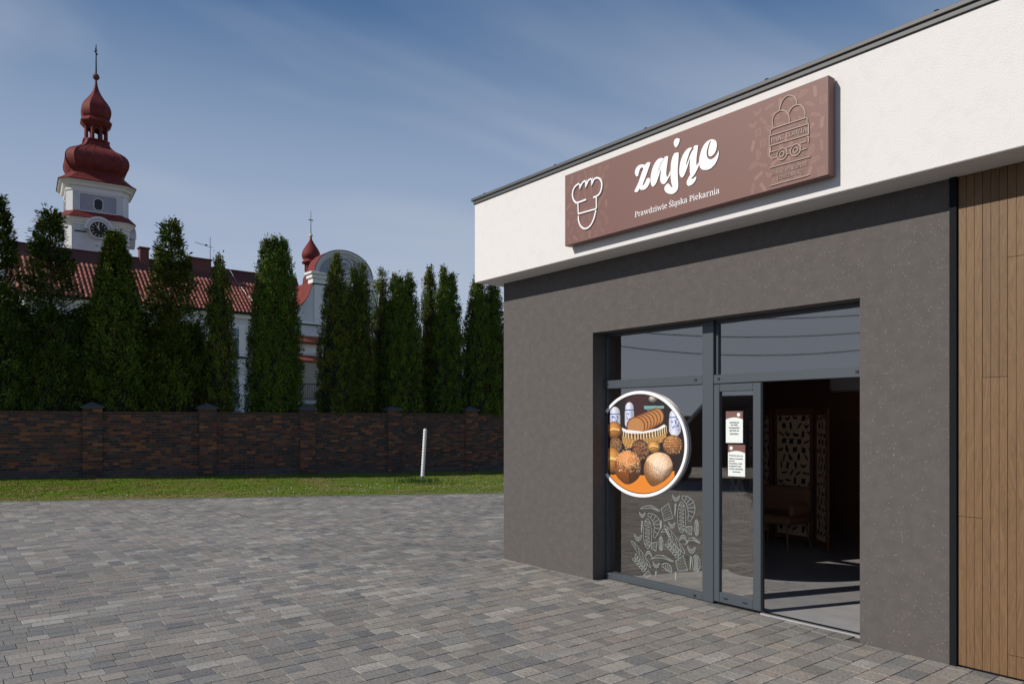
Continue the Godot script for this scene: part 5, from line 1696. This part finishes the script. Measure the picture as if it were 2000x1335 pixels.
		rim.ribbon(ring(Vector2(0, cc), 0.56, 0.56, 0.0, 32), 0.06, fz + 0.05, fz + 0.47)
		part("surround", rim, M.stucco, ck)
		var dial := G.new()
		dial.prism(PackedVector2Array(ring(Vector2(0, cc), 0.55, 0.55, 0.0, 28).slice(0, 28)), fz, fz + 0.44)
		part("dial", dial, M.iron, ck)
		for e in 12:
			var an := TAU * e / 12
			var nm := G.new()
			nm.box(Vector3(-0.022, 0.33, 0), Vector3(0.022, 0.47, 0.02))
			part("numeral", nm, M.gilt, ck, Transform3D(Basis(Vector3.BACK, -an), Vector3(0, cc, fz + 0.44)))
		for hd in [[0.26, -0.5, 0.04], [0.42, -0.1, 0.026]]:
			var hn := G.new()
			hn.box(Vector3(-hd[2], -0.08, 0), Vector3(hd[2], hd[0], 0.02))
			part("hand", hn, M.gilt, ck, Transform3D(Basis(Vector3.BACK, -hd[1]), Vector3(0, cc, fz + 0.465)))
		for sx in [-1.0, 1.0]:
			bx(s, "string_course", M.iron, Vector3(minf(sx * 0.72, sx * 1.42), hf.call(457), fz), Vector3(maxf(sx * 0.72, sx * 1.42), hf.call(455), fz + 0.07), 0.0).transform = turn

# ---------- trees ----------
const THUJAS := [[-8.83, 22.39, 0.56, [[-8.83, 22.39, 6.66]]],
	[-7.44, 23.27, 0.77, [[-7.64, 23.14, 7.35], [-7.44, 23.26, 7.45], [-7.22, 23.41, 7.42]]],
	[-5.71, 24.12, 0.60, [[-5.71, 24.12, 7.09]]],
	[-5.12, 24.73, 0.48, [[-5.24, 24.65, 6.77], [-5.00, 24.81, 6.90]]],
	[-4.47, 25.49, 0.40, [[-4.47, 25.49, 6.90]]],
	[-3.76, 25.35, 0.58, [[-3.97, 25.22, 6.67], [-3.79, 25.33, 6.57], [-3.52, 25.50, 6.78]]],
	[-2.95, 26.45, 0.42, [[-2.95, 26.45, 7.19]]],
	[-2.28, 26.28, 0.54, [[-2.42, 26.19, 7.10], [-2.15, 26.36, 6.91]]],
	[-0.99, 27.21, 0.79, [[-1.25, 27.05, 6.99], [-0.72, 27.38, 7.00]]]]
const CONIFERS := [[-13.66, 19.64, 7.72, 0.88], [-12.84, 20.63, 7.63, 1.07], [-11.29, 21.13, 7.19, 0.90], [-10.20, 22.18, 7.76, 1.07]]

func blade(g: G, p: Vector3, d: Vector3, out: Vector3, ln: float, wd: float, c: Color) -> void:
	var s := d.cross(out).normalized() * wd
	g.col = c
	if s.cross(d).dot(out) < 0: s = -s    # its front to the outside
	var nn := (s.normalized().cross(d) + out * 0.15).normalized()
	var i := g.pt(p, nn)
	g.pt(p + d * ln * 0.55 + s, nn); g.pt(p + d * ln, nn); g.pt(p + d * ln * 0.55 - s, nn)
	g.face3(i, i + 1, i + 2); g.face3(i, i + 2, i + 3)

var tree_tint := Color.WHITE
func green(r: RandomNumberGenerator, brown: float) -> Color:
	var k := r.randf_range(0.55, 1.35)
	var y := r.randf()
	var c := Color(0.056 + 0.052 * y, 0.092 + 0.042 * y, 0.015) * k
	if r.randf() < brown: c = Color(0.095, 0.055, 0.022) * k
	return Color(c.r * tree_tint.r, c.g * tree_tint.g, c.b * tree_tint.b)

func thuja(g: G, core: G, o: Vector3, top: float, R: float, r: RandomNumberGenerator, brown: float) -> void:
	var nz := FastNoiseLite.new()
	nz.seed = r.randi() % 10000; nz.frequency = 1.1
	var rad := func(t: float) -> float: return R * pow(1.0 - pow(t, 2.7), 0.8) * (0.9 + 0.1 * minf(1, t * 5))
	var prof := []
	for k in 15:
		var t := lerpf(2.0 / top, 1.0, k / 14.0)
		prof.append([maxf(0.0, rad.call(t) * 0.84 - 0.03), top * t * 0.965])
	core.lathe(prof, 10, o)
	var clumps := int(260.0 * top * R)
	for i in clumps:
		var t := pow(r.randf(), 0.85)
		if r.randf() > rad.call(t) / R + 0.3 or t * top < 2.05: continue
		var an := r.randf() * TAU
		var d := Vector3(cos(an), 0, sin(an))
		var bump := nz.get_noise_3d(d.x * 1.3 + o.x, t * top * 1.1, d.z * 1.3)
		var rr: float = rad.call(t) * (0.90 + 0.20 * bump) + r.randf_range(-0.05, 0.05)
		var c := o + d * rr + Vector3.UP * t * top
		var lean := r.randf_range(-0.5, 0.5)
		var tint := green(r, brown * (1.0 if bump > 0.05 else 0.25))
		for k in 20:
			var p := c + Vector3(r.randfn(0, 0.05), r.randfn(0, 0.075), r.randfn(0, 0.05))
			var dir := (Vector3.UP * r.randf_range(0.35, 1.3) + d * r.randf_range(0.1, 0.95) + d.cross(Vector3.UP) * (lean + r.randf_range(-0.45, 0.45))).normalized()
			var sh := r.randf_range(0.75, 1.3)
			blade(g, p, dir, (d + Vector3(r.randf_range(-0.6, 0.6), r.randf_range(-0.2, 0.5), r.randf_range(-0.6, 0.6))).normalized(), r.randf_range(0.05, 0.125), r.randf_range(0.011, 0.022), Color(tint.r * sh, tint.g * sh, tint.b * sh))

func conifer(g: G, wood: G, core: G, top: float, R: float, r: RandomNumberGenerator) -> void:
	wood.tube(Vector3.ZERO, Vector3(0, top * 0.97, 0), 0.11, 0.012, 8)
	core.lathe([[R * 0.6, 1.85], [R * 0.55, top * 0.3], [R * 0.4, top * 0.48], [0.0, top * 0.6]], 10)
	var count := int(top * 54)
	for i in count:
		var t := pow(r.randf(), 0.9)
		var y := 0.25 + (top - 0.35) * t
		if y < 1.9: continue
		var an := r.randf() * TAU
		var d := Vector3(cos(an), 0, sin(an))
		var ln: float = R * pow(1.0 - t, 0.72) * r.randf_range(0.72, 1.25) + 0.07
		var rise_ := r.randf_range(0.25, 0.75)
		var tip := Vector3(0, y, 0) + d * ln + Vector3.UP * ln * rise_
		tip.y = minf(tip.y, top + 0.05)
		wood.tube(Vector3(0, y, 0), tip, 0.014, 0.004, 4, false)
		var tint := green(r, 0.03)
		var m := int(26 + 44 * ln)
		for k in m:
			var q := 1.0 - pow(r.randf(), 1.6) * 0.75
			var side := r.randfn(0, 0.11)
			var p := Vector3(0, y, 0).lerp(tip, q) + d.cross(Vector3.UP) * side + Vector3.UP * r.randfn(-0.01, 0.085)
			var dir := (d * r.randf_range(0.2, 1.0) + Vector3.UP * r.randf_range(-0.25, 0.9) + d.cross(Vector3.UP) * (signf(side) * r.randf_range(0.1, 0.8))).normalized()
			var sh := r.randf_range(0.7, 1.25)
			blade(g, p, dir, (Vector3.UP + d * 0.7 + Vector3(r.randf_range(-0.6, 0.6), 0, r.randf_range(-0.6, 0.6))).normalized(), r.randf_range(0.08, 0.17), r.randf_range(0.013, 0.026), Color(tint.r * sh, tint.g * sh, tint.b * sh))
	# leader
	for k in 26:
		var y2 := top - r.randf() * 0.5
		var an := r.randf() * TAU
		blade(g, Vector3(0, y2, 0), Vector3(cos(an) * 0.5, 1, sin(an) * 0.5).normalized(), Vector3(cos(an), 0.2, sin(an)), r.randf_range(0.1, 0.2), 0.015, green(r, 0))

func trees() -> void:
	var r := RandomNumberGenerator.new()
	r.seed = 2024
	var says := ["single slim thuja in front of the red pantiled roof, left of the widest cluster", "tall thick thuja cluster with three tips left of the onion turret", "single broad thuja rising before the middle of the round pediment", "twin tipped thuja before the right half of the round pediment", "slim browning thuja right of the church gable", "three tipped thuja just right of the slim browning one", "slim single thuja left of the two tipped one by the sky gap", "two tipped thuja beside the sky gap left of the bakery", "broad thuja partly hidden behind the white fascia corner"]
	for i in THUJAS.size():
		var q = THUJAS[i]
		var o := thing("thuja_tree", says[i], "tree", move(Vector3(q[0], -0.12, -q[1])), "columnar thujas behind the wall")
		var g := G.new()
		var core := G.new()
		tree_tint = Color(r.randf_range(0.8, 1.02), r.randf_range(0.9, 1.08), r.randf_range(0.85, 1.15))
		var brown: float = [0.04, 0.10, 0.05, 0.08, 0.5, 0.12, 0.3, 0.12, 0.15][i]
		for l in q[3]:
			var off := Vector3(l[0] - q[0], 0, -(l[1] - q[1]))
			thuja(g, core, off, l[2] + 0.12, maxf(0.42, q[2] * (1.0 if i < 2 else 1.12) - off.length() * 0.5), r, brown)
		part("crown", g, M.leaf, o)
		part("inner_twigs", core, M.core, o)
		var tk := G.new()
		tk.tube(Vector3(0, -0.1, 0), Vector3(0, q[3][0][2] * 0.8, 0), 0.1, 0.03, 8)
		part("trunk", tk, M.bark, o)
	var loose := ["tall loose conifer cut by the left edge of the view", "ragged loose conifer left of the clock tower", "dense pointed conifer in front of the clock tower's right corner", "tall airy conifer beside the red chimney"]
	for i in CONIFERS.size():
		var q = CONIFERS[i]
		var o := thing("conifer_tree", loose[i], "tree", move(Vector3(q[0], -0.05, -q[1])), "loose conifers behind the wall")
		var g := G.new()
		var wd := G.new()
		var core := G.new()
		tree_tint = [Color(0.82, 0.92, 1.0), Color(0.86, 0.9, 1.05), Color(1.02, 1.05, 0.9), Color(1.08, 1.06, 0.9)][i]
		thuja(g, core, Vector3.ZERO, q[2] * [0.72, 0.64, 0.985, 0.66][i], q[3] * [1.1, 1.05, 1.0, 1.0][i], r, 0.03)
		conifer(g, wd, core, q[2], q[3] * 1.12, r)
		part("crown", g, M.leaf, o)
		part("trunk", wd, M.bark, o)
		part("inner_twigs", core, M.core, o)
	# low growth that closes the row beneath the loose conifers
	tree_tint = Color(0.85, 0.9, 1.0)
	var hedge := [[-14.75, 19.5, 5.2, 1.0], [-13.45, 20.4, 4.9, 1.15], [-12.2, 21.2, 5.1, 1.1], [-10.95, 21.95, 5.0, 1.05], [-9.75, 22.75, 4.7, 0.85]]
	var hs := ["dark bush at the far left edge behind the wall", "dense dark bush under the ragged conifer left of the tower", "dark bush below the clock tower's left side behind the wall", "dark bush between the dense pointed conifer and the airy one", "dark bush between the airy conifer and the slim thuja"]
	for i in hedge.size():
		var q = hedge[i]
		var o := thing("hedge_bush", hs[i], "bush", move(Vector3(q[0], -0.1, -q[1])), "dark bushes behind the wall")
		var g := G.new()
		var core := G.new()
		thuja(g, core, Vector3.ZERO, q[2], q[3], r, 0.02)
		part("crown", g, M.leaf, o)
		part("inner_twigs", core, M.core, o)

func yard_things() -> void:
	# white post leaning in the grass
	var o := thing("white_post", "leaning white ribbed post standing in the grass", "post", Transform3D(Basis.from_euler(Vector3(0, 0, -0.058)), Vector3(-2.5, 0.0, -20.63)))
	var g := G.new()
	var prof := []
	var y := 0.20
	while y < 1.5:
		prof.append([0.043, y]); prof.append([0.052, y + 0.02]); prof.append([0.052, y + 0.05]); prof.append([0.043, y + 0.07])
		y += 0.082
	prof.append([0.043, 1.52]); prof.append([0.0, 1.525])
	g.lathe(prof, 14)
	part("ribbed_sleeve", g, M.stucco_white, o)
	var b := G.new()
	b.tube(Vector3(0, -0.1, 0), Vector3(0, 0.22, 0), 0.036, 0.036, 10)
	part("foot", b, M.kerb, o)
	# rank grass at its foot
	var r := RandomNumberGenerator.new()
	r.seed = 66
	var t := G.new()
	for i in 420:
		var a := r.randf() * TAU
		var d := Vector3(cos(a), 0, sin(a))
		var p := Vector3(r.randfn(-0.05, 0.4), 0.0, r.randfn(0.12, 0.12))
		blade(t, p, (Vector3.UP + d * r.randf_range(0.2, 0.9)).normalized(), (d + Vector3.UP * 0.4).normalized(), r.randf_range(0.1, 0.24), 0.007, Color(0.04, 0.095, 0.014) * r.randf_range(0.7, 1.3))
	var tm := part(numbered("grass_tuft"), t, M.leaf, self, move(Vector3(-2.5, 0.02, -20.63)))
	tag(tm, "rank dark green grass tuft around the white post's foot", "grass")
	tm.set_meta("kind", "stuff")

func neighbours() -> void:
	# a parked van left of the view, which the shop's glass mirrors
	var s := thing("parked_van", "dark parked van on the paving, mirrored in the door glass", "van", Transform3D(Basis(Vector3(0.08, 0, -1).normalized(), Vector3.UP, Vector3(1, 0, 0.08).normalized()), Vector3(-13.8, 0, -6.1)))
	var side := PackedVector2Array([Vector2(-2.5, 0.35), Vector2(2.45, 0.35), Vector2(2.5, 0.8), Vector2(2.35, 1.02), Vector2(1.55, 1.25), Vector2(0.75, 2.05), Vector2(0.4, 2.2), Vector2(-2.3, 2.25), Vector2(-2.48, 2.0)])
	var b := G.new()
	for k in side.size(): side[k].y *= 1.12
	b.prism(side, -0.9, 0.9)
	part("body", b, mat(lin(0.02, 0.02, 0.024), 0.25), s)
	for z in [-0.905, 0.893]:
		var w := G.new()
		w.prism(PackedVector2Array([Vector2(1.35, 1.43), Vector2(0.68, 2.18), Vector2(-0.3, 2.22), Vector2(-0.3, 1.43)]), z, z + 0.012)
		part("side_window", w, M.black, s)
	var ws := G.new()
	ws.quad(Vector3(1.5, 1.48, 0.75), Vector3(1.5, 1.48, -0.75), Vector3(0.82, 2.25, -0.7), Vector3(0.82, 2.25, 0.7))
	part("windscreen", ws, M.black, s)
	for q in [[-1.55, 0.78], [1.6, 0.78], [-1.55, -0.92], [1.6, -0.92]]:
		var wh := G.new()
		wh.tube(Vector3(q[0], 0.34, q[1]), Vector3(q[0], 0.34, q[1] + 0.2), 0.34, 0.34, 20)
		part("wheel", wh, M.black, s)
	var posts := [Vector3(-37.0, 0, 8.0), Vector3(-34.0, 0, -14.0)]
	for i in 2:
		var p := thing("cable_pole", ["grey concrete cable pole far left of the yard near the camera", "grey concrete cable pole far left beyond the brick wall"][i], "pole", move(posts[i]))
		var g := G.new()
		g.tube(Vector3(0, -0.5, 0), Vector3(0, 8.6, 0), 0.16, 0.1, 10)
		part("mast", g, M.kerb, p)
		bx(p, "crossarm", M.kerb, Vector3(-0.06, 8.2, -0.6), Vector3(0.06, 8.32, 0.6), 0.01)
	var c := thing("overhead_cables", "thin overhead cables between two poles, mirrored in the upper panes", "cable", move(posts[0]))
	for k in 3:
		var g := G.new()
		var a := Vector3(0, 8.2 - k * 0.8, 0)
		var e: Vector3 = posts[1] - posts[0] + a
		for j in 16:
			var t0 := j / 16.0
			var t1 := (j + 1) / 16.0
			g.tube(a.lerp(e, t0) - Vector3.UP * (0.6 + 0.25 * k) * 4 * t0 * (1 - t0), a.lerp(e, t1) - Vector3.UP * (0.6 + 0.25 * k) * 4 * t1 * (1 - t1), 0.028, 0.028, 5, false)
		part("cable", g, M.iron, c)
